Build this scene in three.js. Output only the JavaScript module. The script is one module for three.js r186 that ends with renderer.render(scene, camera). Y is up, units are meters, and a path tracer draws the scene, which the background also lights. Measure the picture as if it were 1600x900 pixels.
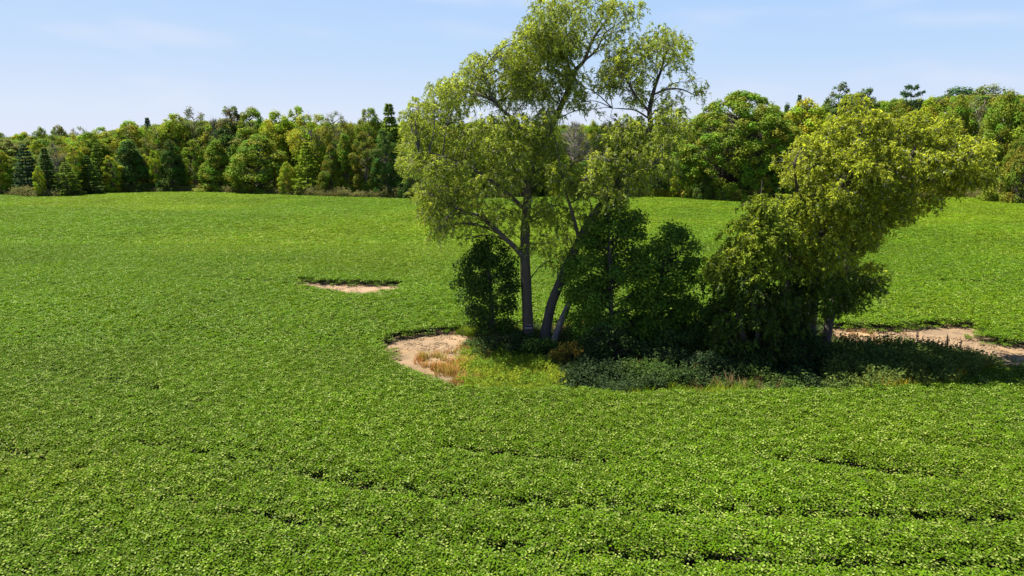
import * as THREE from 'three';

// ---------------------------------------------------------------- camera, sky, sun, exposure
const scene = new THREE.Scene();
const EYE = 10.3, PITCH = THREE.MathUtils.degToRad(11.26), FPX = 1080;
const camera = new THREE.PerspectiveCamera(2 * Math.atan(450 / FPX) * 180 / Math.PI, 16 / 9, 0.5, 4000);
camera.position.set(0, EYE, 0);
camera.rotation.x = -PITCH;

const renderer = new THREE.WebGLRenderer({ antialias: true });
renderer.toneMapping = THREE.LinearToneMapping;
renderer.toneMappingExposure = 3.1;
renderer.shadowMap.enabled = true;

const SUN = new THREE.Vector3(-0.47, 0.98, -0.25).normalize();
const sun = new THREE.DirectionalLight(new THREE.Color(1.0, 0.94, 0.82), 5.0);
sun.name = 'sun';
sun.position.copy(SUN).multiplyScalar(400);
sun.castShadow = true;
sun.shadow.mapSize.set(4096, 4096);
Object.assign(sun.shadow.camera, { left: -260, right: 260, top: 260, bottom: -260, near: 1, far: 900 });
scene.add(sun, sun.target);

function mulberry(a) {
  return () => { a = (a + 0x6d2b79f5) | 0; let t = Math.imul(a ^ (a >>> 15), 1 | a); t = (t + Math.imul(t ^ (t >>> 7), 61 | t)) ^ t; return ((t ^ (t >>> 14)) >>> 0) / 4294967296; };
}
const lerp = (a, b, t) => a + (b - a) * t;
const smooth = (a, b, x) => { const t = Math.min(1, Math.max(0, (x - a) / (b - a))); return t * t * (3 - 2 * t); };
function hash3(x, y, z) { let h = Math.imul(x, 374761393) ^ Math.imul(y, 668265263) ^ Math.imul(z, 2147483647 ^ 0x5bd1e995); h = Math.imul(h ^ (h >>> 13), 1274126177); return ((h ^ (h >>> 16)) >>> 0) / 4294967296; }
function noise3(x, y, z) {
  const i = Math.floor(x), j = Math.floor(y), k = Math.floor(z); let u = x - i, v = y - j, w = z - k;
  u = u * u * (3 - 2 * u); v = v * v * (3 - 2 * v); w = w * w * (3 - 2 * w);
  const c = (a, b, d) => hash3(i + a, j + b, k + d);
  return lerp(lerp(lerp(c(0, 0, 0), c(1, 0, 0), u), lerp(c(0, 1, 0), c(1, 1, 0), u), v), lerp(lerp(c(0, 0, 1), c(1, 0, 1), u), lerp(c(0, 1, 1), c(1, 1, 1), u), v), w);
}
function fbm(x, y, z, o = 4) { let s = 0, a = 0.5, n = 0; for (let i = 0; i < o; i++) { s += a * noise3(x, y, z); n += a; a *= 0.5; x *= 2.03; y *= 2.03; z *= 2.03; } return s / n; }

{ // a clear late-summer sky: pale towards the horizon, blue above, thin high wisps
  const W = 1024, H = 512, d = new Float32Array(W * H * 4);
  const stops = [[0, 0.77, 0.82, 0.97], [3, 0.69, 0.79, 0.97], [7, 0.52, 0.71, 0.98], [12, 0.42, 0.64, 0.99], [20, 0.29, 0.48, 0.90], [40, 0.13, 0.26, 0.60], [90, 0.07, 0.16, 0.43]];
  for (let r = 0; r < H; r++) {
    const el = ((r + 0.5) / H - 0.5) * 180, e = Math.max(0, el);
    let k = 0; while (k < stops.length - 2 && e > stops[k + 1][0]) k++;
    const A = stops[k], B = stops[k + 1], t = Math.min(1, (e - A[0]) / (B[0] - A[0]));
    for (let c = 0; c < W; c++) {
      const az = ((c + 0.5) / W - 0.5) * 2 * Math.PI, ce = Math.cos(el * Math.PI / 180);
      const x = Math.cos(az) * ce, z = Math.sin(az) * ce, y = Math.sin(el * Math.PI / 180);
      const w = fbm(x * 7 + 3, y * 46 + x * 4, z * 7, 5);
      const cl = smooth(0.50, 0.80, w) * 0.32 * smooth(-1, 3, el) * (1 - smooth(30, 55, el));
      const o = (r * W + c) * 4, glow = 0.24 * Math.pow(Math.max(0, 0.5 - 0.5 * (x * 0.97 + z * 0.24)), 2.2) * (1 - smooth(25, 60, el));
      for (let q = 0; q < 3; q++) d[o + q] = lerp(lerp(lerp(A[q + 1], B[q + 1], t), [0.84, 0.86, 0.97][q], cl), [0.84, 0.88, 0.98][q], glow) / 3.1;
      d[o + 3] = 1;
    }
  }
  const t = new THREE.DataTexture(d, W, H, THREE.RGBAFormat, THREE.FloatType);
  t.mapping = THREE.EquirectangularReflectionMapping; t.magFilter = THREE.LinearFilter; t.minFilter = THREE.LinearFilter; t.needsUpdate = true;
  scene.background = t; scene.environment = t;
}

// ---------------------------------------------------------------- from a direction of view to a place
const CP = Math.cos(PITCH), SP = Math.sin(PITCH);
function ray(px, py) { const x = (px - 800) / FPX, y = -(py - 450) / FPX; return new THREE.Vector3(x, y * CP - SP, -(CP + y * SP)); }
function onGround(px, py, h = 0) { const r = ray(px, py), t = (h - EYE) / r.y; return new THREE.Vector3(r.x * t, h, r.z * t); }
function at(px, py, dist) { const r = ray(px, py), t = dist / -r.z; return new THREE.Vector3(r.x * t, EYE + r.y * t, -dist); }

const CANOPY = 0.62;
// where the field meets the wood: distance for each direction
const EDGE = [[-900, 306], [-300, 306], [0, 303], [50, 307], [100, 306], [180, 300], [300, 299], [400, 302], [500, 306], [620, 309], [760, 309], [900, 306], [1060, 308], [1130, 313], [1250, 313], [1400, 308], [1500, 307], [1600, 316], [1900, 333], [2600, 360]]
  .map(([x, y]) => { const p = onGround(x, y, CANOPY); return [p.x / -p.z, -p.z]; });
function edgeAt(a) { let k = 0; while (k < EDGE.length - 2 && a > EDGE[k + 1][0]) k++; const A = EDGE[k], B = EDGE[k + 1]; return lerp(A[1], B[1], Math.min(1, Math.max(0, (a - A[0]) / (B[0] - A[0])))); }
function terrain(x, z) {
  const d = Math.max(1, -z), a = Math.max(-1.2, Math.min(1.2, x / d)), e = edgeAt(a);
  let h = (Math.sin(x * 0.045 + z * 0.085) + Math.sin(-x * 0.03 + z * 0.13 + 1.3)) * 0.13 * smooth(58, 80, d) * (1 - smooth(e - 35, e - 8, d));
  if (z < 0) h += smooth(0.25, 0.7, a) * 5 * smooth(e + 5, e + 55, d) + (fbm(x * 0.01, 7, z * 0.01, 2) - 0.5) * 3 * smooth(e + 20, e + 80, d);
  return h;
}

// ---------------------------------------------------------------- bookkeeping
const used = new Map();
function numbered(n) { const k = used.get(n) ?? 0; used.set(n, k + 1); return k ? n + '_' + String(k).padStart(3, '0') : n; }
function tag(o, label, category, group, kind) { o.userData.label = label; if (category) o.userData.category = category; if (group) o.userData.group = group; if (kind) o.userData.kind = kind; return o; }
function put(o, parent = scene) { o.castShadow = o.receiveShadow = true; parent.add(o); return o; }
function mesh(name, geo, mat, parent = scene) { const m = new THREE.Mesh(geo, mat); m.name = parent === scene ? numbered(name) : name; return put(m, parent); }
function thing(name, label, category, pos, group) { const g = new THREE.Group(); g.name = numbered(name); g.position.copy(pos); tag(g, label, category, group); scene.add(g); return g; }

// growing mesh: triangles with a colour per vertex and, for bark and soil, uv in metres
class Build {
  constructor(n = 4096) { this.p = new Float32Array(n * 3); this.c = new Float32Array(n * 3); this.u = new Float32Array(n * 2); this.i = new Uint32Array(n * 3); this.n = 0; this.m = 0; }
  room() {
    if (this.n * 3 + 3 > this.p.length) { for (const k of ['p', 'c', 'u']) { const t = new Float32Array(this[k].length * 2); t.set(this[k]); this[k] = t; } }
    if (this.m + 6 > this.i.length) { const t = new Uint32Array(this.i.length * 2); t.set(this.i); this.i = t; }
  }
  v(x, y, z, r, g, b, s = 0, t = 0) { this.room(); const n = this.n, k = n * 3; this.p[k] = x; this.p[k + 1] = y; this.p[k + 2] = z; this.c[k] = r; this.c[k + 1] = g; this.c[k + 2] = b; this.u[n * 2] = s; this.u[n * 2 + 1] = t; return this.n++; }
  t(a, b, c) { this.room(); this.i[this.m++] = a; this.i[this.m++] = b; this.i[this.m++] = c; }
  geo(normals) {
    const g = new THREE.BufferGeometry();
    g.setAttribute('position', new THREE.BufferAttribute(this.p.slice(0, this.n * 3), 3));
    g.setAttribute('color', new THREE.BufferAttribute(this.c.slice(0, this.n * 3), 3));
    g.setAttribute('uv', new THREE.BufferAttribute(this.u.slice(0, this.n * 2), 2));
    g.setIndex(new THREE.BufferAttribute(this.i.slice(0, this.m), 1));
    if (normals) g.computeVertexNormals();
    return g;
  }
  // a leaf: folded along its midrib; p its stalk end, n its face, d its length direction
  leaf(px, py, pz, nx, ny, nz, dx, dy, dz, L, W, fold, r, g, b) {
    let k = dx * nx + dy * ny + dz * nz; dx -= k * nx; dy -= k * ny; dz -= k * nz; k = Math.hypot(dx, dy, dz) || 1; dx /= k; dy /= k; dz /= k;
    const sx = ny * dz - nz * dy, sy = nz * dx - nx * dz, sz = nx * dy - ny * dx, f = fold * W, h = W / 2, m = L * 0.45;
    const a = this.v(px, py, pz, r, g, b), t = this.v(px + dx * L, py + dy * L, pz + dz * L, r, g, b);
    const l = this.v(px + dx * m + sx * h + nx * f, py + dy * m + sy * h + ny * f, pz + dz * m + sz * h + nz * f, r, g, b);
    const q = this.v(px + dx * m - sx * h + nx * f, py + dy * m - sy * h + ny * f, pz + dz * m - sz * h + nz * f, r, g, b);
    this.t(a, l, t); this.t(a, t, q);
  }
  // a tapering stem through points, radii given at each
  tube(pts, rad, sides, col, rough = 0, steps = 0, rnd = null) {
    let P = pts, R = rad;
    if (steps) {
      const cv = new THREE.CatmullRomCurve3(pts, false, 'centripetal'); P = []; R = [];
      for (let i = 0; i <= steps; i++) { const f = i / steps, g = f * (pts.length - 1), k = Math.min(pts.length - 2, Math.floor(g)); P.push(cv.getPoint(f)); R.push(lerp(rad[k], rad[k + 1], g - k)); }
    }
    const T = new THREE.Vector3(), A = new THREE.Vector3(), B = new THREE.Vector3(); let len = 0, prev = -1;
    const ref = Math.abs(P[P.length - 1].y - P[0].y) > Math.abs(P[P.length - 1].x - P[0].x) ? new THREE.Vector3(0, 0, 1) : new THREE.Vector3(0, 1, 0);
    const seed = rnd ? rnd() * 100 : 0;
    for (let i = 0; i < P.length; i++) {
      T.subVectors(P[Math.min(P.length - 1, i + 1)], P[Math.max(0, i - 1)]).normalize();
      A.crossVectors(ref, T).normalize(); B.crossVectors(T, A);
      if (i) len += P[i].distanceTo(P[i - 1]);
      const row = this.n;
      for (let s = 0; s <= sides; s++) {
        const w = (s % sides) / sides * Math.PI * 2, c = Math.cos(w), n = Math.sin(w);
        let r = R[i], tone = 1;
        if (rough) { const q = fbm(c * 2.6 + seed, len * 1.1, n * 2.6, 3); r *= 1 + (q - 0.5) * rough; tone = 0.72 + 0.55 * fbm(c * 4 + seed, len * 2, n * 4 + 9, 3); }
        this.v(P[i].x + (A.x * c + B.x * n) * r, P[i].y + (A.y * c + B.y * n) * r, P[i].z + (A.z * c + B.z * n) * r, col[0] * tone, col[1] * tone, col[2] * tone, s / sides * 6.283 * rad[0], len);
      }
      if (prev >= 0) for (let s = 0; s < sides; s++) { this.t(prev + s, prev + s + 1, row + s); this.t(prev + s + 1, row + s + 1, row + s); }
      prev = row;
    }
    const tip = this.v(P[P.length - 1].x, P[P.length - 1].y, P[P.length - 1].z, col[0], col[1], col[2]);
    for (let s = 0; s < sides; s++) this.t(prev + s, prev + s + 1, tip);
  }
}
function unit(rnd) { const y = rnd() * 2 - 1, a = rnd() * 6.28319, r = Math.sqrt(1 - y * y); return [r * Math.cos(a), y, r * Math.sin(a)]; }
const mixc = (a, b, t) => [lerp(a[0], b[0], t), lerp(a[1], b[1], t), lerp(a[2], b[2], t)];

// ---------------------------------------------------------------- materials
function grain(size, fn) {
  const d = new Uint8Array(size * size * 4);
  for (let y = 0; y < size; y++) for (let x = 0; x < size; x++) { const v = fn(x / size, y / size), o = (y * size + x) * 4; d[o] = d[o + 1] = d[o + 2] = Math.max(0, Math.min(255, v * 255)); d[o + 3] = 255; }
  const t = new THREE.DataTexture(d, size, size); t.wrapS = t.wrapT = THREE.RepeatWrapping; t.magFilter = THREE.LinearFilter; t.minFilter = THREE.LinearFilter; t.needsUpdate = true; return t;
}
const tileNoise = (x, y, sx, sy, s) => { // wraps at 1
  const ang = x * Math.PI * 2, bng = y * Math.PI * 2; return fbm(Math.cos(ang) * sx + s, Math.sin(ang) * sx + Math.cos(bng) * sy, Math.sin(bng) * sy + s, 4);
};
const barkGrain = grain(256, (x, y) => { const q = tileNoise(x, y, 4.5, 0.8, 3); return 0.25 + 1.1 * Math.abs(q - 0.5) * 2; });
const soilGrain = grain(512, (x, y) => 0.2 + 0.75 * tileNoise(x, y, 5, 5, 11) * (0.7 + 0.5 * tileNoise(x, y, 18, 18, 5)));
barkGrain.repeat.set(0.7, 0.5); soilGrain.repeat.set(0.45, 0.45);
const bark = new THREE.MeshStandardMaterial({ vertexColors: true, roughness: 0.95, bumpMap: barkGrain, bumpScale: 0.05 });
const twigMat = new THREE.MeshStandardMaterial({ vertexColors: true, roughness: 0.95 });
function leafMat(r, g, b, opt = {}) {
  return new THREE.MeshPhysicalMaterial({ color: new THREE.Color().setRGB(r, g, b), vertexColors: true, roughness: 0.9, transmission: opt.through ?? 0.4, thickness: 0, specularIntensity: opt.spec ?? 0.12, clearcoat: opt.coat ?? 0, clearcoatRoughness: opt.coatRough ?? 0.45, side: THREE.DoubleSide });
}

// ---------------------------------------------------------------- ground
{
  const zs = []; for (let z = 60; z > -60; z -= 1.5) zs.push(z); for (let z = -60; z > -320; z -= 4) zs.push(z); for (let z = -320; z >= -1600; z -= 40) zs.push(z);
  const xs = []; for (let x = -1500; x < -240; x += 60) xs.push(x); for (let x = -240; x <= 240; x += 4) xs.push(x); for (let x = 300; x <= 1500; x += 60) xs.push(x);
  const b = new Build(zs.length * xs.length);
  zs.forEach((z) => xs.forEach((x) => { const t = 0.75 + 0.5 * fbm(x * 0.3, 1, z * 0.3, 3); b.v(x, terrain(x, z), z, 0.032 * t, 0.024 * t, 0.016 * t, x, z); }));
  for (let j = 0; j < zs.length - 1; j++) for (let i = 0; i < xs.length - 1; i++) { const k = j * xs.length + i; b.t(k, k + 1, k + xs.length); b.t(k + 1, k + xs.length + 1, k + xs.length); }
  const g = mesh('ground', b.geo(true), new THREE.MeshStandardMaterial({ vertexColors: true, roughness: 1, bumpMap: soilGrain, bumpScale: 0.06 }));
  tag(g, 'dark brown field soil under the crop and the wood', null, null, 'structure');
}

// outlines of the ground without crop; f = seen at the soil, n = seen over the tops of the nearer crop
const P2 = (px, py, h) => { const p = onGround(px, py, h); return [p.x, p.z]; };
const far = (l) => l.map(([x, y]) => P2(x, y, 0)), near = (l) => l.map(([x, y]) => P2(x, y, CANOPY));
const ISLAND = [...far([[590, 545], [600, 540], [636, 529], [690, 523], [755, 518], [800, 516], [900, 513], [1000, 511], [1100, 511], [1200, 514], [1296, 517], [1341, 518], [1397, 519], [1442, 514], [1500, 513], [1526, 514], [1527, 525], [1540, 538], [1566, 542], [1600, 545], [1760, 552]]),
  ...near([[1760, 572], [1600, 567], [1545, 573], [1500, 590], [1420, 598], [1300, 604], [1200, 606], [1140, 611], [1060, 606], [1000, 611], [920, 605], [870, 602], [800, 604], [730, 601], [680, 591], [640, 575], [606, 558]])];
const HOLLOW = [...far([[464, 443.5], [505, 446.5], [560, 447.6], [612, 448.6], [632, 449.2]]), ...near([[630, 449], [610, 450.6], [590, 454], [562, 457.5], [530, 454], [505, 448.8], [475, 445]])];
function inside(poly, x, z) { let c = false; for (let i = 0, j = poly.length - 1; i < poly.length; j = i++) { const [a, b] = poly[i], [p, q] = poly[j]; if ((b > z) !== (q > z) && x < (p - a) * (z - b) / (q - b) + a) c = !c; } return c; }
function segDist(poly, x, z, closed) { let best = 1e9; for (let i = 0; i < poly.length - (closed ? 0 : 1); i++) { const [a, b] = poly[i], [p, q] = poly[(i + 1) % poly.length], ux = p - a, uz = q - b, t = Math.max(0, Math.min(1, ((x - a) * ux + (z - b) * uz) / (ux * ux + uz * uz))); best = Math.min(best, Math.hypot(x - a - ux * t, z - b - uz * t)); } return best; }

// bare earth: a fine sheet of clods and hollows that follows an outline
function earth(name, poly, label, col, step) {
  let x0 = 1e9, x1 = -1e9, z0 = 1e9, z1 = -1e9; for (const [x, z] of poly) { x0 = Math.min(x0, x); x1 = Math.max(x1, x); z0 = Math.min(z0, z); z1 = Math.max(z1, z); }
  x0 -= 1; x1 += 1; z0 -= 1; z1 += 1;
  const nx = Math.ceil((x1 - x0) / step), nz = Math.ceil((z1 - z0) / step), b = new Build((nx + 1) * (nz + 1)), keep = [];
  for (let j = 0; j <= nz; j++) for (let i = 0; i <= nx; i++) {
    const x = x0 + i * step, z = z0 + j * step, e = segDist(poly, x, z, true) * (inside(poly, x, z) ? 1 : -1);
    keep.push(e > -0.7);
    const q = fbm(x * 2.2, 3, z * 2.2, 4), big = fbm(x * 0.35, 8, z * 0.35, 3), st = fbm(x * 0.9, 21, z * 4, 3);
    const y = 0.05 + terrain(x, z) + (q - 0.5) * 0.10 * smooth(-0.6, 0.3, e) + 0.02;
    const tone = (0.76 + 0.9 * (q - 0.5) + 0.7 * (big - 0.35)) * (0.9 + 0.25 * (st - 0.5));
    const warm = smooth(0.45, 0.65, fbm(x * 0.7, 31, z * 0.7, 3));
    b.v(x, y, z, col[0] * tone, col[1] * tone * lerp(1, 0.95, warm), col[2] * tone * lerp(1, 0.82, warm), x, z);
  }
  for (let j = 0; j < nz; j++) for (let i = 0; i < nx; i++) { const k = j * (nx + 1) + i; if (keep[k] && keep[k + 1] && keep[k + nx + 1] && keep[k + nx + 2]) { b.t(k, k + nx + 1, k + 1); b.t(k + 1, k + nx + 1, k + nx + 2); } }
  const m = mesh(name, b.geo(true), new THREE.MeshStandardMaterial({ vertexColors: true, roughness: 1, bumpMap: soilGrain, bumpScale: 0.03, side: THREE.DoubleSide }));
  return tag(m, label, null, null, 'structure');
}
earth('dirt_path', ISLAND, 'bare pinkish earth track curving round the clump of trees', [0.195, 0.130, 0.070], 0.16);
earth('bare_ground', HOLLOW, 'small pale bare hollow of earth out in the crop', [0.23, 0.15, 0.085], 0.2);

// ---------------------------------------------------------------- the soybean crop
const TRACKS = [
  [[222, 684], [300, 697], [380, 714], [540, 744], [600, 754], [670, 764], [830, 778], [1000, 788], [1240, 795], [1400, 797], [1620, 800]],
  [[240, 752], [310, 775], [380, 791], [430, 801], [550, 817], [620, 827], [760, 841], [960, 856], [1250, 868], [1620, 876]],
  [[60, 570], [120, 583], [185, 592], [250, 603]],
  [[0, 690], [60, 705], [130, 724]],
  [[330, 431], [400, 435], [470, 441], [520, 443]],
  [[1180, 704], [1250, 711], [1320, 717], [1400, 728], [1500, 737]],
  [[1440, 686], [1520, 692], [1620, 700]],
  [[1460, 436], [1500, 437], [1560, 439]],
  [[690, 690], [820, 706], [960, 716]],
].map((l) => l.map(([x, y]) => P2(x, y, CANOPY)));
const TRACK_W = [0.35, 0.31, 0.29, 0.24, 0.42, 0.36, 0.28, 0.36, 0.22];
function soyPlant(seed, leaves, L0, R, H, palest, shadeTone) { // shy: canopy shade put into leaf colour, low leaves darkest, far plants lighter
  const rnd = mulberry(seed), b = new Build(leaves * 14);
  for (let k = 0; k < leaves; k++) { // each leaf is three leaflets on a stalk
    const a = rnd() * 6.283, r = R * Math.sqrt(rnd()), low = rnd() < 0.3 * shadeTone;
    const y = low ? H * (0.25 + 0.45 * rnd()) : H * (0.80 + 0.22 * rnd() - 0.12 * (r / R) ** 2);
    const x = Math.cos(a) * r, z = Math.sin(a) * r, tilt = 0.12 + lerp(0.6, 0.95, shadeTone) * Math.pow(rnd(), 1.4), ta = rnd() * 6.283;
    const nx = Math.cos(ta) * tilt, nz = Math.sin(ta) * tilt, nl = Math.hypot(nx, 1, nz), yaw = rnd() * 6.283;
    const v = (lerp(0.85, 0.55, shadeTone) + 0.6 * rnd()) * (low ? 0.55 : 1), yel = rnd() ** 3 * 0.5, pale = !low && rnd() < palest ? 2.2 : 1;  // low leaves coloured darker to deepen the shadow between plants
    for (const [da, out] of [[0, 0.06], [2.1, 0.02], [-2.1, 0.02]]) {
      const dx = Math.cos(yaw + da), dz = Math.sin(yaw + da), s = L0 * (0.8 + 0.45 * rnd()), w = s * (0.62 + 0.16 * rnd());
      const jx = nx / nl + (rnd() - 0.5) * 0.5, jz = nz / nl + (rnd() - 0.5) * 0.5, jl = Math.hypot(jx, 1 / nl, jz), c = v * (0.9 + 0.2 * rnd());
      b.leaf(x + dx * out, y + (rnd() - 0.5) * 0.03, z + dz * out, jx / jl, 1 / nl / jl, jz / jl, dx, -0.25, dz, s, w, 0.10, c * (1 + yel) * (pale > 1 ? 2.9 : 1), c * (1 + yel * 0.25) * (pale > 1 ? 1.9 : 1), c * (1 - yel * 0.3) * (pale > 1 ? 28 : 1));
    }
  }
  return b.geo();
}
{
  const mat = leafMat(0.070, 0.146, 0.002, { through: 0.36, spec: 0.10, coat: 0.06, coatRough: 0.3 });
  const rnd = mulberry(77);
  // [from, to, spacing, leaves, leaflet, plant radius]
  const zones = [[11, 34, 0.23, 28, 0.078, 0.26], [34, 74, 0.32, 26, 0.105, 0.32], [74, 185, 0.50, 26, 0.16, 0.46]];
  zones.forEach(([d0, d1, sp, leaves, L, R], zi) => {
    const sets = [[], [], [], []];
    for (let d = d0; d < d1; d += sp) {
      const half = 0.80 * d + 6;
      for (let x = -half; x < half; x += sp) {
        const X = x + (rnd() - 0.5) * sp * 1.1, Z = -d + (rnd() - 0.5) * sp * 1.1, q = rnd(), q2 = rnd(), q3 = rnd();
        if (-Z > edgeAt(X / -Z) + (q - 0.5) * 2.0) continue;
        const wob = (fbm(X * 0.9, 2, Z * 0.9, 3) - 0.5) * 0.9;
        const close = X > -24 && X < 60 && Z > -62 && Z < -24;
        let tall = 1, gone = 0, thin = 1;
        if (close) { const p = inside(ISLAND, X + wob * 0.5, Z + wob * 0.5) ? ISLAND : inside(HOLLOW, X + wob * 0.4, Z + wob * 0.2) ? HOLLOW : null; if (p) { const e = segDist(p, X, Z, true), room = 0.75 + wob; if (e > room || q3 > 0.55 - 0.4 * e / room) continue; thin = 0.75 - 0.35 * e / Math.max(0.3, room); } }
        if (d < 62) for (let t = 0; t < TRACKS.length; t++) {
          const k = segDist(TRACKS[t], X, Z), w = TRACK_W[t] * (0.62 + 0.42 * smooth(0.36, 0.58, fbm(X * 0.55, 40 + t, Z * 0.55, 3)));
          if (k < w) gone = Math.max(gone, 1 - (k / w) * 0.5);
          else if (k < w + 0.3) tall = Math.min(tall, 0.88);
        }
        if (gone > 0.5 && q2 < gone * 0.92) continue;
        const wide = fbm(X * 0.16, 5, Z * 0.16, 3), low = fbm(X * 0.035, 15, Z * 0.05, 3), fine = fbm(X * 0.8, 9, Z * 0.8, 2);
        if (fine < 0.2 && q3 < 0.3) continue;
        const h = (0.91 + 0.18 * wide + 0.12 * (q - 0.5)) * tall * thin, s = (0.9 + 0.25 * q3) * Math.sqrt(thin);
        const br = 0.78 + 0.42 * wide + 0.25 * (q - 0.5), ye = smooth(0.42, 0.66, low) * 0.35;
        sets[(q2 * 4) | 0].push([X, terrain(X, Z), Z, q3 * 6.283, s, h, br * (1 + ye * 0.8), br * (1 + ye * 0.35), br * (1 - ye * 0.2)]);
      }
    }
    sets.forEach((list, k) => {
      const g = soyPlant(500 + zi * 10 + k, leaves, L, R, CANOPY, [0.16, 0.14, 0.09][zi], [0.9, 0.4, 0.2][zi]), im = new THREE.InstancedMesh(g, mat, list.length), m = new THREE.Matrix4(), qn = new THREE.Quaternion(), up = new THREE.Vector3(0, 1, 0), col = new THREE.Color();  // farther zones coloured lighter, standing in for sunlit tips at a grazing view
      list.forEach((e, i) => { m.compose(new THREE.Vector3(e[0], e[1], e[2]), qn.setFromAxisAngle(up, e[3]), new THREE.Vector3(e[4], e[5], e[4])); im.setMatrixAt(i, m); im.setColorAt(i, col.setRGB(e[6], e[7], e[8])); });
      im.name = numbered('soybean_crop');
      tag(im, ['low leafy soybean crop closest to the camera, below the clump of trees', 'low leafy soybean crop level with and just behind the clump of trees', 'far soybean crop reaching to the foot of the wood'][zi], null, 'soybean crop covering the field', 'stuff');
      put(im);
    });
  });
}

// ---------------------------------------------------------------- trees of the wood: a few forms, each grown once
// sprays: puffs of leaves on an envelope; leaves face out of their puff and upwards
function puff(b, rnd, c, r, n, L, W, out, base, opt = {}) {
  const flat = opt.flat ?? 0.8, droop = opt.droop ?? 0;
  for (let k = 0; k < n; k++) {
    const u = unit(rnd); let x = u[0] + out[0] * 0.55, y = u[1] + out[1] * 0.55 + 0.15, z = u[2] + out[2] * 0.55; const l = Math.hypot(x, y, z) || 1; x /= l; y /= l; z /= l;
    const R = r * (0.45 + 0.75 * rnd()), j = unit(rnd);
    let nx = x * 0.85 + j[0] * 0.6, ny = y * 0.85 + j[1] * 0.6 + 0.3, nz = z * 0.85 + j[2] * 0.6; const q = Math.hypot(nx, ny, nz); nx /= q; ny /= q; nz /= q;
    const d = unit(rnd), v = 0.7 + 0.6 * rnd(), ye = rnd() * rnd() * 0.4, s = 0.7 + 0.6 * rnd();
    b.leaf(c[0] + x * R, c[1] + y * R * flat, c[2] + z * R, nx, ny, nz, d[0] + x * 0.5, d[1] - 0.3 - droop, d[2] + z * 0.5, L * s, W * s, 0.12, base[0] * v * (1 + ye), base[1] * v * (1 + ye * 0.35), base[2] * v);
  }
}
const WOOD = [0.105, 0.088, 0.072], GREYWOOD = [0.19, 0.17, 0.16];
function broadleaf(seed, { H = 18, R = 5, profile, lobes = 90, lobeR = [0.9, 1.7], leaves = 12000, L = 0.46, W = 0.27, start = 0.05, twigs = 0, ragged = 0.25, wood = WOOD }) {
  const rnd = mulberry(seed), crown = new Build(leaves * 4), trunk = new Build(2000);
  const lean = [(rnd() - 0.5) * 0.8, (rnd() - 0.5) * 0.8];
  trunk.tube([new THREE.Vector3(0, -0.3, 0), new THREE.Vector3(lean[0] * 0.3, H * 0.4, lean[1] * 0.3), new THREE.Vector3(lean[0], H * 0.85, lean[1])], [0.32, 0.22, 0.05], 7, wood, 0.2, 8, rnd);
  const list = []; let sum = 0; const off = rnd() * 50; lobes = Math.round(lobes * 1.5);
  for (let k = 0; k < lobes; k++) {
    const t = 1 - (1 - start) * Math.pow(rnd(), 0.9), a = rnd() * 6.283, rag = 1 + (fbm(Math.cos(a) * 1.6 + off, t * 5, Math.sin(a) * 1.6, 2) - 0.5) * 2 * ragged;
    const lr = lerp(lobeR[0], lobeR[1], rnd()) * 0.82 * (t > 0.85 ? 0.75 : 1), rr = Math.max(0, profile(t) * R * rag - lr * 0.6) * (rnd() < 0.75 ? 0.85 + 0.15 * rnd() : Math.sqrt(rnd()));
    const c = [Math.cos(a) * rr + lean[0] * t, Math.max(lr * 0.5, t * H - lr * 0.8 + (rnd() - 0.5) * ragged * 2), Math.sin(a) * rr + lean[1] * t];
    const o = [Math.cos(a) * 0.8, (t - 0.4) * 1.1, Math.sin(a) * 0.8];
    list.push([c, lr, o]); sum += lr * lr;
  }
  for (const [c, lr, o] of list) {
    puff(crown, rnd, c, lr, Math.round(leaves * 1.5 * lr * lr / sum), L * 0.82, W * 0.82, o, mixc([1, 1, 1], [0.75 + rnd() * 0.55, 0.8 + rnd() * 0.4, 0.9], 1), { flat: 0.75 + 0.5 * rnd() });
    const y0 = Math.max(1, c[1] - Math.hypot(c[0], c[2]) * (0.5 + rnd() * 0.5)), ax = lean[0] * y0 / H, az = lean[1] * y0 / H;
    trunk.tube([new THREE.Vector3(ax, y0, az), new THREE.Vector3((c[0] + ax) / 2, lerp(y0, c[1], 0.6), (c[2] + az) / 2), new THREE.Vector3(c[0], c[1], c[2])], [0.10, 0.06, 0.02], 4, wood);
    for (let q = 0; q < twigs; q++) { const u = unit(rnd), l = lr * (0.9 + rnd()); trunk.tube([new THREE.Vector3(...c), new THREE.Vector3(c[0] + u[0] * l, c[1] + Math.abs(u[1]) * l * 1.2, c[2] + u[2] * l)], [0.045, 0.012], 3, wood); }
  }
  return { H, R, crown: crown.geo(), trunk: trunk.geo(true) };
}
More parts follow.
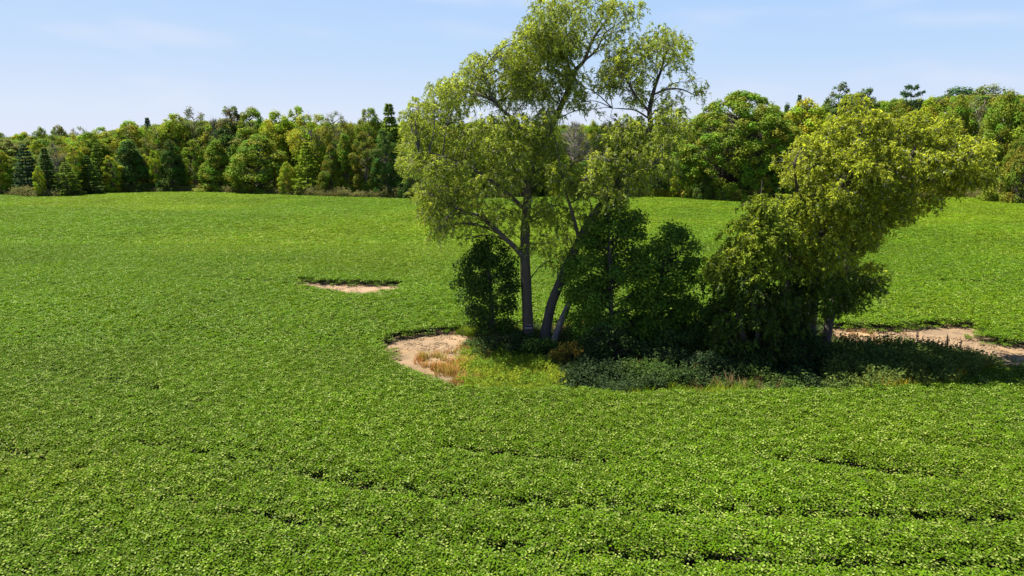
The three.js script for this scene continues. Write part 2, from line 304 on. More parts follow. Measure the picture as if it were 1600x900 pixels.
function conifer(seed, { H = 14, R = 3.2, whorls = 22, sprays = 60, L = 0.34, W = 0.10, airy = 0, power = 0.8 }) {
  const rnd = mulberry(seed), crown = new Build(40000), trunk = new Build(1000);
  trunk.tube([new THREE.Vector3(0, -0.3, 0), new THREE.Vector3(0, H * 0.97, 0)], [0.26, 0.03], 7, WOOD);
  for (let w = 0; w < whorls; w++) {
    const t = 0.04 + 0.94 * w / (whorls - 1) + (rnd() - 0.5) * 0.02, len = R * Math.pow(1 - t, power) * (0.85 + 0.3 * rnd()) + 0.07, n = 5 + ((rnd() * 3) | 0), a0 = rnd() * 6.28;
    for (let k = 0; k < n; k++) {
      if (rnd() < airy) continue;
      const a = a0 + k / n * 6.283 + (rnd() - 0.5) * 0.4, l = len * (0.75 + 0.4 * rnd()), rise = (0.25 * t - 0.02 + (rnd() - 0.5) * 0.12) * l, cx = Math.cos(a), cz = Math.sin(a), y = t * H;
      trunk.tube([new THREE.Vector3(0, y, 0), new THREE.Vector3(cx * l * 0.6, y + rise - 0.05 * l, cz * l * 0.6), new THREE.Vector3(cx * l, y + rise * 1.6, cz * l)], [0.05, 0.03, 0.01], 3, WOOD);
      const m = Math.round(sprays * (0.35 + l / R)), tone = 0.8 + 0.4 * rnd();
      for (let q = 0; q < m; q++) {
        const f = 0.18 + 0.85 * Math.sqrt(rnd()), side = (rnd() - 0.5) * 0.75 * l * (1.1 - f) + (rnd() - 0.5) * 0.3, px = cx * l * f - cz * side, pz = cz * l * f + cx * side, py = y + rise * f * 1.4 - 0.05 * l + (rnd() - 0.35) * 0.3;
        const j = unit(rnd); let nx = j[0] * 0.6 + cx * 0.2, ny = 0.75 + j[1] * 0.6, nz = j[2] * 0.6 + cz * 0.2; const z = Math.hypot(nx, ny, nz), v = tone * (0.7 + 0.6 * rnd()), s = 0.7 + 0.6 * rnd();
        crown.leaf(px, py, pz, nx / z, ny / z, nz / z, cx - cz * Math.sign(side) * 0.7, -0.1 + (rnd() - 0.4) * 0.7, cz + cx * Math.sign(side) * 0.7, L * s * 1.4, W * s * 1.8, 0.1, v, v, v);
      }
    }
  }
  return { H, R, crown: crown.geo(), trunk: trunk.geo(true) };
}
const pDome = (t) => Math.pow(Math.sin(Math.PI * Math.pow(Math.min(1, t * 0.93 + 0.06), 0.9)), 0.55) * (t > 0.6 ? Math.sqrt(Math.max(0, 1 - ((t - 0.6) / 0.42) ** 2)) * 0.35 + 0.65 : 1);
const pTall = (t) => 0.55 + 0.45 * Math.sin(Math.PI * Math.min(1, t * 0.9)) - 0.35 * smooth(0.75, 1, t);
const pCone = (t) => Math.pow(1 - t, 0.62) * 0.95 + 0.08;
const pUmb = (t) => (t < 0.45 ? 0.25 + t * 0.5 : Math.sqrt(Math.max(0, 1 - ((t - 0.68) / 0.36) ** 2)));
const FORMS = {
  dome: [1, 2, 3].map((s) => broadleaf(100 + s, { H: 18, R: 5.2, profile: pDome, lobes: 100, leaves: 13000 })),
  tall: [1, 2, 3].map((s) => broadleaf(200 + s, { H: 19, R: 4.0, profile: pTall, lobes: 80, lobeR: [0.7, 1.5], leaves: 11000, ragged: 0.45 })),
  cone: [1, 2].map((s) => broadleaf(300 + s, { H: 14, R: 4.2, profile: pCone, lobes: 110, lobeR: [0.6, 1.3], leaves: 13000, L: 0.4, W: 0.24, start: 0.0 })),
  umbrella: [1].map((s) => broadleaf(350 + s, { H: 18, R: 5.4, profile: pUmb, lobes: 70, leaves: 8000, start: 0.4, twigs: 3 })),
  pine: [1, 2].map((s) => conifer(400 + s, { H: 14, R: 3.8, whorls: 17, sprays: 95, L: 0.42, power: 0.75 })),
  spruce: [1].map((s) => conifer(450 + s, { H: 16, R: 2.9, whorls: 30, sprays: 60 })),
  airy: [1].map((s) => conifer(470 + s, { H: 16, R: 4.6, whorls: 12, sprays: 110, airy: 0.35, power: 0.35, L: 0.5 })),
  sparse: [1, 2].map((s) => broadleaf(500 + s, { H: 18, R: 4.6, profile: pTall, lobes: 75, lobeR: [0.8, 1.5], leaves: 6500, twigs: 3, ragged: 0.4, wood: GREYWOOD, W: 0.2 })),
  bare: [1].map((s) => broadleaf(550 + s, { H: 16, R: 4.6, profile: pDome, lobes: 80, lobeR: [0.9, 1.6], leaves: 1700, twigs: 16, wood: GREYWOOD, W: 0.2, start: 0.25 })),
  poplar: [1, 2].map((s) => broadleaf(580 + s, { H: 20, R: 3.2, profile: pTall, lobes: 95, lobeR: [0.5, 1.1], leaves: 8000, twigs: 4, ragged: 0.4 })),
  shrub: [1, 2].map((s) => broadleaf(600 + s, { H: 5, R: 3.2, profile: pDome, lobes: 50, lobeR: [0.5, 1.0], leaves: 5000, L: 0.34, W: 0.22, start: 0 })),
  giant: [1].map((s) => broadleaf(650 + s, { H: 25, R: 11.5, profile: (t) => Math.max(pDome(t), t < 0.5 ? 0.9 : 0), lobes: 620, lobeR: [0.7, 1.45], leaves: 66000, L: 0.46, W: 0.32, ragged: 0.14, start: 0.0 })),
};
const TINT = { dark: [0.072, 0.140, 0.024], mid: [0.158, 0.240, 0.022], lime: [0.245, 0.335, 0.024], gold: [0.280, 0.350, 0.024], blue: [0.062, 0.120, 0.046], olive: [0.140, 0.185, 0.020], grey: [0.150, 0.190, 0.062], cool: [0.095, 0.165, 0.046] };
const tinted = {}; for (const k in TINT) tinted[k] = leafMat(...TINT[k], { through: 0.4 });
const seen = {};
function woodTree(px, top, width, off, form, tint, label, category = form === 'shrub' ? 'bush' : 'tree') {
  const list = FORMS[form], n = (seen[form] = (seen[form] ?? -1) + 1), f = list[n % list.length];
  const a = (px - 800) / FPX / CP, D = edgeAt(a) + off, r = ray(px, 300), x = r.x * D / -r.z, y0 = terrain(x, -D);
  const tip = at(px, top, D), h = Math.max(1, tip.y - y0), w = width / FPX * D * 0.5;
  const name = { pine: 'pine_tree', spruce: 'spruce_tree', airy: 'pine_tree', shrub: 'bush', poplar: 'poplar_tree', bare: 'bare_tree' }[form] ?? 'broadleaf_tree';
  const t = thing(name, label, category, new THREE.Vector3(x, y0, -D), 'trees along the edge of the wood');
  t.rotation.y = n * 2.4; const wide = off > 8 ? 1.3 : 1.15; t.scale.set(w / f.R * wide, h / f.H, w / f.R * wide);
  mesh('trunk', f.trunk, twigMat, t); mesh('crown', f.crown, tinted[tint], t);
  return t;
}
const WOODLIST = [
  // far skyline, watermark side
  [14, 206, 34, 75, 'dome', 'mid', 'low distant crown at the far edge of the skyline dip'],
  [44, 207, 36, 72, 'tall', 'gold', 'pale yellow distant crown in the skyline dip above the blue pine'],
  [74, 197, 30, 80, 'dome', 'mid', 'distant dark-topped crown rising in the skyline dip'],
  [104, 195, 34, 78, 'dome', 'olive', 'distant olive crown in the middle of the skyline dip'],
  [134, 197, 34, 76, 'sparse', 'grey', 'distant grey-green thin crown in the skyline dip'],
  [163, 199, 30, 70, 'tall', 'lime', 'distant lime crown where the skyline dip ends'],
  [20, 222, 40, 30, 'dome', 'lime', 'lime crown above the small bushy tree at the frame edge'],
  [66, 218, 36, 28, 'dome', 'gold', 'golden crown between the blue pine and the dark spruce'],
  [128, 213, 44, 34, 'sparse', 'grey', 'grey-green crown behind the thin lime tree'],
  [175, 214, 36, 32, 'dome', 'gold', 'golden crown behind the broad dark cone-shaped tree'],
  [212, 187, 54, 24, 'dome', 'lime', 'tall lime crown standing above the broad dark cone-shaped tree'],
  [241, 184, 22, 40, 'spruce', 'blue', 'lone spruce tip poking out of the skyline'],
  [252, 195, 40, 20, 'sparse', 'olive', 'olive crown under the lone spruce tip'],
  [281, 177, 40, 20, 'tall', 'lime', 'lime crown where the wood steps up in height'],
  [312, 168, 48, 24, 'sparse', 'grey', 'tall grey-green crown with bare grey twigs showing'],
  [342, 184, 34, 22, 'bare', 'olive', 'half bare twiggy crown between two tall grey-green crowns'],
  [371, 166, 36, 24, 'poplar', 'grey', 'tall narrow grey-green poplar on the skyline'],
  [399, 169, 42, 22, 'tall', 'mid', 'tall rough crown just beside the narrow grey poplar'],
  [440, 171, 58, 20, 'dome', 'lime', 'large bright lime crown above the broadest front tree'],
  [468, 167, 36, 28, 'tall', 'lime', 'high lime tip behind the large bright lime crown'],
  [491, 178, 54, 16, 'umbrella', 'gold', 'golden umbrella-shaped crown on a visible dark trunk'],
  [528, 174, 46, 18, 'sparse', 'olive', 'olive crown with grey twigs beside the golden umbrella crown'],
  [554, 190, 26, 22, 'dome', 'lime', 'small lime crown filling the notch in the skyline'],
  [579, 168, 36, 20, 'tall', 'mid', 'dark tall crown after the notch in the skyline'],
  [612, 162, 44, 12, 'spruce', 'mid', 'dark spruce with the highest tip before the tall willow'],
  // front row, along the field
  [4, 232, 34, 2, 'dome', 'lime', 'lime tree cut by the frame edge at the foot of the wood'],
  [24, 246, 30, 3, 'tall', 'mid', 'small bushy tree next to the blue-green pine'],
  [46, 227, 40, 4, 'pine', 'blue', 'blue-green layered pine at the field corner'],
  [63, 260, 14, 1, 'tall', 'gold', 'thin golden sapling between the pine and the dark spruce'],
  [77, 231, 30, 5, 'spruce', 'dark', 'dark narrow spruce next to the thin golden sapling'],
  [97, 222, 38, 12, 'sparse', 'grey', 'grey-green sparse tree behind the light layered pine'],
  [107, 254, 40, 3, 'pine', 'mid', 'light green pine with flat layered boughs low at the field'],
  [123, 228, 26, 7, 'tall', 'lime', 'thin lime tree between two pines'],
  [141, 244, 34, 4, 'pine', 'dark', 'dark pine touching the light layered one'],
  [158, 224, 34, 7, 'pine', 'mid', 'upright green pine behind the dark pine'],
  [177, 244, 24, 3, 'tall', 'gold', 'slim golden tree hugging the broad dark cone-shaped tree'],
  [206, 219, 62, 4, 'cone', 'dark', 'broad dark cone-shaped tree, first of the big cones'],
  [232, 240, 26, 7, 'dome', 'gold', 'golden low tree behind the first big cone'],
  [248, 236, 20, 4, 'tall', 'lime', 'slim lime tree between the first and second big cones'],
  [271, 219, 46, 4, 'cone', 'dark', 'dark cone-shaped tree with a pale skirt, second of the big cones'],
  [307, 218, 30, 5, 'tall', 'mid', 'narrow round-topped tree between the second and third big cones'],
  [341, 219, 56, 4, 'cone', 'mid', 'green cone-shaped tree lit along one side, third of the big cones'],
  [378, 252, 30, 2, 'dome', 'mid', 'small round tree leaning on the broadest front tree'],
  [407, 209, 78, 4, 'dome', 'mid', 'broadest front tree with a round yellow-lit shoulder'],
  [450, 252, 26, 2, 'dome', 'lime', 'small bright round tree in front of deep shade'],
  [482, 224, 44, 4, 'pine', 'lime', 'yellow-green pine with layered boughs under the golden umbrella crown'],
  [518, 226, 40, 4, 'cone', 'olive', 'olive cone tree next to the yellow-green pine'],
  [542, 209, 42, 6, 'cone', 'mid', 'steep green cone tree in the middle of the front row'],
  [573, 208, 40, 5, 'tall', 'olive', 'olive column-shaped tree before the spruce'],
  [606, 204, 38, 4, 'tall', 'dark', 'dark column-shaped tree with pale leaf clumps under the spruce tip'],
  [644, 268, 44, 2, 'shrub', 'dark', 'dark low bush at the wood edge beside the willow crown'],
  // seen through and beside the tall willow
  [650, 182, 46, 12, 'dome', 'mid', 'green tree just showing past the outer crown of the willow'],
  [700, 180, 58, 14, 'dome', 'dark', 'dark tree behind the outer crown of the willow'],
  [748, 184, 54, 14, 'dome', 'mid', 'green tree behind the middle of the willow crown'],
  [800, 190, 60, 14, 'tall', 'dark', 'dark tree behind the upright willow trunk'],
  [690, 240, 50, 4, 'cone', 'dark', 'dark cone tree seen under the outer willow boughs'],
  [745, 236, 46, 4, 'cone', 'dark', 'dark cone tree seen beside the upright willow trunk'],
  [850, 200, 60, 12, 'dome', 'mid', 'green tree behind the fork of the willow'],
  [820, 244, 50, 4, 'dome', 'dark', 'dark round tree low behind the willow fork'],
  [897, 188, 46, 10, 'bare', 'grey', 'bare grey twiggy tree in the gap of the willow crown'],
  [923, 186, 34, 16, 'dome', 'lime', 'lime crown between two bare grey trees'],
  [944, 188, 38, 14, 'bare', 'grey', 'bare purplish-grey tree under the dead willow branch'],
  [964, 199, 38, 9, 'dome', 'gold', 'golden crown beside the purplish bare tree'],
  [992, 185, 54, 12, 'dome', 'mid', 'green crown behind the leaning willow stem'],
  [880, 240, 44, 3, 'dome', 'lime', 'lime front tree below the bare grey tree'],
  [925, 246, 46, 3, 'tall', 'mid', 'green front tree between the willow stems'],
  [970, 238, 48, 3, 'dome', 'olive', 'olive front tree below the golden crown'],
  [1020, 225, 50, 4, 'dome', 'dark', 'dark front tree beyond the leaning willow stem'],
  [1040, 188, 46, 14, 'tall', 'olive', 'olive crown beside the great dome tree'],
  [1062, 252, 26, 1, 'tall', 'lime', 'small lime tree standing before the great dome tree'],
  [1080, 262, 24, 1, 'shrub', 'mid', 'green bush at the foot of the great dome tree'],
  [1150, 143, 152, 10, 'giant', 'mid', 'great dark green dome-shaped tree reaching to the ground'],
  [1100, 272, 30, 1, 'shrub', 'dark', 'dark bush in the shade of the great dome tree'],
  [1221, 159, 26, 34, 'dome', 'dark', 'dark crown in the dip behind the great dome tree'],
  [1238, 148, 20, 48, 'spruce', 'blue', 'tiny spruce tip on the skyline past the great dome tree'],
  [1254, 153, 78, 12, 'dome', 'gold', 'golden dome crown next to the great dark dome tree'],
  [1228, 235, 40, 4, 'cone', 'dark', 'dark cone tree wedged beside the great dome tree'],
  [1296, 130, 40, 24, 'poplar', 'cool', 'bluish airy poplar, taller of the pair above the leaning willow'],
  [1322, 146, 26, 30, 'tall', 'mid', 'green crown filling the space between the two bluish poplars'],
  [1338, 138, 34, 26, 'poplar', 'cool', 'bluish airy poplar, shorter of the pair above the leaning willow'],
  [1370, 158, 48, 20, 'dome', 'mid', 'green crown between the poplars and the airy pine'],
  [1408, 135, 44, 24, 'airy', 'blue', 'airy dark pine standing clear of the skyline'],
  [1440, 149, 44, 18, 'dome', 'lime', 'lime crown beside the airy pine'],
  [1482, 154, 50, 12, 'dome', 'mid', 'green crown directly above the leaning willow'],
  [1478, 134, 96, 40, 'dome', 'blue', 'rounded blue-green crown on the rise'],
  [1526, 131, 96, 42, 'dome', 'grey', 'grey-green crown at the top of the rise'],
  [1513, 150, 38, 18, 'sparse', 'grey', 'thin grey crown below the top of the rise'],
  [1552, 139, 56, 10, 'dome', 'mid', 'large green tree with a golden top beside the thin grey crown'],
  [1592, 141, 54, 12, 'dome', 'mid', 'large green tree cut by the frame edge on the rise'],
  [1598, 126, 16, 40, 'spruce', 'blue', 'spruce tip at the frame edge on the rise'],
  [1586, 212, 40, 6, 'dome', 'olive', 'olive low tree above the grey-olive bush'],
  [1594, 232, 52, 1, 'shrub', 'olive', 'grey-olive tall bush where the field ends on the rise'],
  [1564, 276, 46, 0.5, 'shrub', 'mid', 'green low bush at the field edge past the leaning willow'],
  [1530, 215, 44, 10, 'dome', 'dark', 'dark tree in the shade past the leaning willow crown'],
  [1480, 225, 60, 10, 'dome', 'mid', 'green tree hidden mostly behind the outer leaning willow'],
  [1420, 215, 60, 10, 'dome', 'mid', 'green tree behind the middle of the leaning willow'],
  [1330, 205, 66, 10, 'dome', 'dark', 'dark tree behind the crest of the leaning willow'],
];
for (const w of WOODLIST) woodTree(...w);
{ // the depth of the wood behind its edge reads as one mass
  const rnd = mulberry(9), geos = [...FORMS.dome, ...FORMS.tall, ...FORMS.sparse], per = geos.map(() => []);
  for (let k = 0; k < 1500; k++) {
    const a = -1.15 + rnd() * 2.3, D = edgeAt(a) + 22 + rnd() ** 1.5 * 150, x = a * D, px = 800 + a * FPX * CP;
    // crowns stay a little lower than the named ones of the skyline
    const line = [[-500, 225], [0, 214], [180, 206], [230, 200], [300, 186], [560, 192], [640, 190], [1000, 196], [1200, 176], [1300, 160], [1450, 150], [1600, 146], [2200, 150]];
    let i = 0; while (i < line.length - 2 && px > line[i + 1][0]) i++;
    const top = lerp(line[i][1], line[i + 1][1], Math.max(0, Math.min(1, (px - line[i][0]) / (line[i + 1][0] - line[i][0])))) + rnd() * 9, y0 = terrain(x, -D);
    const h = Math.min(27, at(px, top, D).y - y0); if (h < 7) continue;
    const g = (rnd() * geos.length) | 0, f = geos[g], q = rnd(), c = mixc(TINT[['dark', 'mid', 'lime', 'olive', 'mid', 'gold', 'grey'][(q * 7) | 0]], TINT.mid, rnd() * 0.5);
    per[g].push([x, y0, -D, rnd() * 6.28, (4 + rnd() * 2.2) / f.R, h / f.H, c]);
  }
  geos.forEach((f, g) => {
    const im = new THREE.InstancedMesh(f.crown, leafMat(1, 1, 1, { through: 0.4 }), per[g].length), m = new THREE.Matrix4(), q = new THREE.Quaternion(), up = new THREE.Vector3(0, 1, 0), col = new THREE.Color();
    per[g].forEach((e, i) => { m.compose(new THREE.Vector3(e[0], e[1], e[2]), q.setFromAxisAngle(up, e[3]), new THREE.Vector3(e[4], e[5], e[4])); im.setMatrixAt(i, m); im.setColorAt(i, col.setRGB(...e[6])); });
    im.name = numbered('distant_wood'); put(im);
    tag(im, 'deep mixed wood closing the view behind the front trees', null, 'mass of the wood', 'stuff');
  });
}

// ---------------------------------------------------------------- the clump of trees in the field
const V = (p, o) => new THREE.Vector3(p.x - o.x, p.y - o.y, p.z - o.z);
// stems are given as [px, py, radius in px, distance]
function stem(list, o, name, parent, col, rnd, sides = 14) {
  const b = new Build(4000), pts = list.map(([x, y, , d]) => V(at(x, y, d), o)), rad = list.map(([, , r, d]) => r / FPX * d * 0.86);
  b.tube(pts, rad, sides, col, 0.35, Math.max(8, list.length * 9), rnd);
  mesh(name, b.geo(true), bark, parent);
  const cv = new THREE.CatmullRomCurve3(pts, false, 'centripetal'), s = []; for (let i = 0; i <= 24; i++) s.push(cv.getPoint(i / 24)); return s;
}
// hanging sprays of narrow leaves filling a clump round c
function willowClump(b, tw, rnd, c, r, n, o) {
  const { L, W, base, alt, hang, wood } = o; let made = 0;
  while (made < n) {
    const u = unit(rnd), R = r * Math.cbrt(rnd()) * 1.0, sx = c.x + u[0] * R, sy = c.y + u[1] * R * 0.85, sz = c.z + u[2] * R, len = hang * (0.4 + 0.9 * rnd());
    const ox = u[0] * 0.5 + (rnd() - 0.5) * 0.7, oz = u[2] * 0.5 + (rnd() - 0.5) * 0.7, m = 9 + ((rnd() * 8) | 0), tone = 0.65 + 0.7 * rnd(), mixt = Math.pow(rnd(), 1.4) * (0.55 + 0.45 * u[1]);  // sprays high in a clump lean to alt: sunlit top painted into leaf colour
    tw.tube([new THREE.Vector3(sx, sy, sz), new THREE.Vector3(sx + ox * len * 0.5, sy + len * (0.15 + 0.125 * u[1]) - len * 0.2, sz + oz * len * 0.5), new THREE.Vector3(sx + ox * len * 0.9, sy - len * (0.55 - 0.25 * u[1]), sz + oz * len * 0.9)], [0.012, 0.008, 0.004], 3, wood);
    for (let k = 0; k < m && made < n; k++, made++) {
      const f = (k + rnd()) / m, dr = (f * f * 0.8 - f * (0.25 + 0.25 * u[1])) * len, x = sx + ox * len * f * 0.85 + (rnd() - 0.5) * 0.09, y = sy - dr + (rnd() - 0.5) * 0.09, z = sz + oz * len * f * 0.85 + (rnd() - 0.5) * 0.09;
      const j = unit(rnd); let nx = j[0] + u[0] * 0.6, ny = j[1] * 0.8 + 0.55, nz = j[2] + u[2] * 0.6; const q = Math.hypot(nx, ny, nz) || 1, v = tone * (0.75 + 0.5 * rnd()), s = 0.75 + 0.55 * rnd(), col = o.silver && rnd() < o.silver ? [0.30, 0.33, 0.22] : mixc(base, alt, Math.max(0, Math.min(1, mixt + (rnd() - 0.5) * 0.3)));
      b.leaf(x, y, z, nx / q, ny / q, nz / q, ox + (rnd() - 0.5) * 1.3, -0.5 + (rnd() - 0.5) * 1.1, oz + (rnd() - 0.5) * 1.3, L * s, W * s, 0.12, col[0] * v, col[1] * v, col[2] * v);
    }
  }
}
function nearestPoint(sk, p) { let best = null, bd = 1e9; for (const s of sk) { const d = s.distanceToSquared(p) + Math.max(0, s.y - p.y + 0.5) * 4; if (d < bd) { bd = d; best = s; } } return best; }
function branchTo(tw, rnd, sk, c, r, wood) {
  const s = nearestPoint(sk, c), l = s.distanceTo(c), mid = s.clone().lerp(c, 0.5); mid.y += l * 0.10; mid.x += (rnd() - 0.5) * l * 0.15; mid.z += (rnd() - 0.5) * l * 0.15;
  const w = Math.min(0.05, 0.012 + l * 0.010);
  tw.tube([s, mid, c], [w, w * 0.7, w * 0.32], 5, wood, 0, 6);
  for (let k = 0; k < 5; k++) { const u = unit(rnd), e = new THREE.Vector3(c.x + u[0] * r, c.y + Math.abs(u[1]) * r * 0.9 - 0.2 * r, c.z + u[2] * r), q = s.clone().lerp(c, 0.55 + 0.4 * rnd()); q.y += l * 0.06; tw.tube([q, e], [w * 0.4, 0.006], 3, wood); }
}

{ // the tall willow: an upright stem, a long leaning stem, a stem that carries the high crown, and a broken one
  const D = 36.6, base = onGround(834, 533, 0); base.z = -D; base.x = at(834, 533, D).x; base.y = 0;
  const t = thing('willow_tree', 'tallest tree of the field, an open willow with several trunks and pale feathery crown', 'tree', base);
  const rnd = mulberry(31), col = [0.105, 0.083, 0.060], dk = [0.075, 0.064, 0.056], bk = [0.11, 0.092, 0.080];  // dk: the same bark, darkened for the shade on the leaning stem
  const sk = [];
  const add = (name, l, c, sides) => sk.push(...stem(l, base, name, t, c, rnd, sides));
  add('trunk', [[827, 546, 13, 36.3], [826, 525, 10.5, 36.4], [823, 470, 9.5, 36.4], [821, 420, 9, 36.5], [821, 370, 8.5, 36.5], [823, 320, 7.5, 36.6], [826, 285, 6.5, 36.6], [835, 245, 6, 36.7], [853, 216, 6, 36.7], [870, 180, 5.5, 36.8], [888, 140, 4.5, 36.8], [897, 112, 4, 36.8], [912, 96, 3.2, 36.9], [926, 62, 2.5, 37.2], [948, 30, 1.6, 37.4], [958, 8, 0.8, 37.5]], col);
  add('trunk', [[853, 548, 13, 35.9], [853, 520, 9.5, 35.9], [862, 475, 9, 35.8], [880, 430, 8.5, 35.7], [902, 382, 8, 35.6], [925, 340, 7, 35.5], [952, 303, 6, 35.4], [975, 270, 5.5, 35.4], [988, 240, 5, 35.4], [1003, 218, 5, 35.4], [1016, 198, 4.8, 35.4], [1015, 172, 4, 35.4], [1022, 140, 3, 35.3], [1032, 112, 2.2, 35.2], [1040, 84, 1.5, 35.1], [1046, 62, 0.7, 35.1]], dk);
  add('broken_trunk', [[866, 545, 9, 35.2], [869, 525, 6.5, 35.3], [880, 495, 6, 35.4], [891, 471, 4.5, 35.5], [895, 463, 2.6, 35.5]], [0.15, 0.135, 0.125]);
  add('limb', [[820, 404, 6, 36.4], [806, 388, 5, 36.1], [790, 373, 4.6, 35.9], [768, 352, 4, 35.7], [750, 338, 3, 35.5], [728, 331, 2.2, 35.3], [704, 322, 1.2, 35.1]], bk, 9);
  add('limb', [[845, 228, 4.5, 36.7], [822, 210, 3.8, 36.3], [799, 184, 3.2, 35.9], [783, 170, 2.8, 35.7], [770, 153, 2.4, 35.5], [760, 130, 1.6, 35.4], [753, 108, 0.9, 35.4]], bk, 9);
  add('limb', [[888, 142, 2.8, 36.8], [890, 112, 2.4, 37.1], [884, 80, 2, 37.3], [872, 48, 1.5, 37.4], [862, 20, 0.8, 37.5]], bk, 9);
  add('limb', [[909, 98, 2.2, 36.9], [932, 78, 1.8, 36.5], [945, 52, 1.4, 36.2], [968, 36, 0.9, 36.0], [986, 18, 0.5, 35.9]], bk, 9);
  add('limb', [[1016, 176, 2.8, 35.4], [1000, 158, 2.2, 35.1], [985, 135, 1.6, 34.8], [975, 112, 1.1, 34.7], [972, 90, 0.6, 34.6]], bk, 9);
  add('limb', [[1020, 148, 2.2, 35.4], [1045, 139, 1.6, 35.8], [1066, 140, 1.2, 36.1], [1088, 150, 0.6, 36.3]], bk, 9);
  add('dead_limb', [[1012, 184, 1.8, 35.4], [992, 172, 1.3, 34.9], [975, 170, 1.1, 34.6], [957, 169, 0.5, 34.4]], [0.13, 0.115, 0.11], 7);
  add('limb', [[826, 292, 4, 36.5], [800, 262, 3, 37.3], [770, 232, 2.2, 38.2], [735, 205, 1.5, 38.8], [700, 182, 0.7, 39.2]], bk, 9);
  add('limb', [[823, 330, 4, 36.5], [786, 296, 3, 35.4], [745, 268, 2.2, 34.6], [700, 246, 1.6, 34.0], [655, 236, 0.7, 33.8]], bk, 9);
  add('limb', [[905, 376, 3.6, 35.6], [895, 335, 2.8, 35.0], [884, 300, 2.2, 34.6], [876, 262, 1.2, 34.3]], bk, 9);
  add('limb', [[950, 305, 3.4, 35.4], [972, 290, 2.8, 35.8], [1008, 266, 2.2, 36.2], [1045, 236, 1.2, 36.5]], bk, 9);
  // clumps: px, py, radius px, fullness
  const C = [[861, 14, 26, .8], [886, 21, 24, .5], [850, 39, 25, .8], [925, 7, 28, .6], [957, 25, 26, .6], [989, 14, 18, .5], [978, 48, 22, .35], [939, 50, 20, .35], [897, 64, 26, 1], [880, 68, 22, .7], [861, 78, 26, .9], [946, 78, 18, .35], [936, 114, 12, .3], [879, 110, 24, .8], [904, 131, 18, .8], [868, 142, 24, 1], [904, 156, 15, .9], [861, 178, 20, .9], [905, 30, 18, .4], [965, 4, 20, .5],
    [982, 85, 24, .8], [957, 107, 20, .9], [947, 135, 18, .8], [989, 117, 26, .7], [1032, 62, 24, .7], [1053, 70, 22, .7], [1010, 78, 20, .6], [1060, 92, 18, .45], [1028, 107, 22, .45], [996, 149, 20, .7], [1081, 131, 18, .4], [1096, 147, 12, .4], [1045, 139, 14, .35], [1046, 168, 20, .7], [1050, 199, 30, 1], [1039, 231, 24, .9], [932, 170, 12, .35], [954, 185, 10, .35],
    [957, 213, 24, 1], [982, 199, 26, 1], [989, 247, 30, 1], [947, 249, 28, .9], [1032, 258, 30, .8], [932, 282, 28, .9], [964, 284, 28, .9], [1000, 284, 22, .7], [890, 258, 22, .8], [883, 284, 26, .9],
    [831, 50, 22, .9], [845, 75, 26, .9], [820, 62, 16, .8], [792, 82, 20, .9], [813, 92, 24, .9], [799, 107, 22, .8], [827, 107, 24, .9], [753, 98, 20, .8], [742, 117, 22, .8], [771, 128, 20, .45], [813, 131, 26, 1], [834, 142, 22, .7], [710, 133, 20, .8], [692, 149, 22, .8], [721, 153, 24, .8], [749, 149, 18, .6], [795, 153, 20, .7], [678, 170, 20, .8], [655, 166, 15, .8], [641, 180, 16, .9], [638, 200, 18, .9], [664, 192, 22, .9], [707, 178, 20, .6],
    [645, 227, 22, 1], [678, 220, 30, 1], [714, 213, 30, .9], [753, 206, 30, .9], [778, 199, 28, .9], [813, 202, 32, 1], [641, 257, 20, 1], [671, 256, 30, 1], [707, 256, 32, .9], [767, 234, 32, 1], [799, 249, 34, 1], [834, 227, 30, 1], [849, 199, 26, .9], [685, 291, 30, .9], [673, 312, 20, .9], [714, 295, 30, .8], [742, 311, 22, .6], [771, 284, 30, .8], [799, 284, 26, .7], [842, 263, 30, .9], [863, 227, 24, .9], [870, 270, 22, .8],
    [673, 332, 22, .9], [679, 366, 15, .7], [697, 352, 22, .7], [714, 332, 26, .7], [742, 321, 16, .5], [785, 335, 20, .5], [770, 321, 18, .5], [799, 362, 18, .4], [842, 339, 24, .6], [849, 376, 28, .6], [874, 343, 28, .7], [881, 378, 26, .6], [863, 405, 22, .4], [891, 398, 20, .6], [838, 318, 20, .6], [757, 345, 22, .55], [735, 350, 16, .4], [730, 372, 14, .3], [815, 345, 18, .6], [862, 318, 22, .7], [900, 330, 20, .6], [905, 300, 20, .7], [665, 345, 16, .6], [655, 300, 16, .7], [820, 385, 14, .4], [880, 418, 16, .35], [800, 322, 18, .5], [955, 312, 22, .7], [932, 338, 20, .6], [985, 272, 24, .8], [1004, 232, 22, .8], [1000, 212, 18, .7], [915, 360, 18, .5], [970, 300, 22, .7]];
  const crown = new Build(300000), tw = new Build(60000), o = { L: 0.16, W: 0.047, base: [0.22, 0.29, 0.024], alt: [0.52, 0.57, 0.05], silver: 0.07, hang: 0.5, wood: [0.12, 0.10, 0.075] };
  for (const [x, y, r, f] of C) {
    const right = x > 925 && y > 60 && !(y < 60), mid = right ? 35.5 : 36.6, spread = y < 170 ? 1.6 : 3.0, parts = f > 0.6 ? 3 : 2;
    for (let k = 0; k < parts; k++) {
      const dd = mid + (k - (parts - 1) / 2) * spread * 0.8 + (rnd() - 0.5) * spread * 0.7, p = V(at(x + (rnd() - 0.5) * r * 0.5, y + (rnd() - 0.5) * r * 0.4, dd), base), R = r / FPX * dd * (y < 170 ? 0.92 + 0.32 * rnd() : 0.74 + 0.28 * rnd());
      branchTo(tw, rnd, sk, p, R, [0.065, 0.054, 0.045]);
      willowClump(crown, tw, rnd, p, R, Math.round((y > 170 ? 800 * f : 640 * Math.min(1, f + 0.12)) * R * R / 0.7 * (0.8 + 0.4 * rnd())), o);
    }
  }
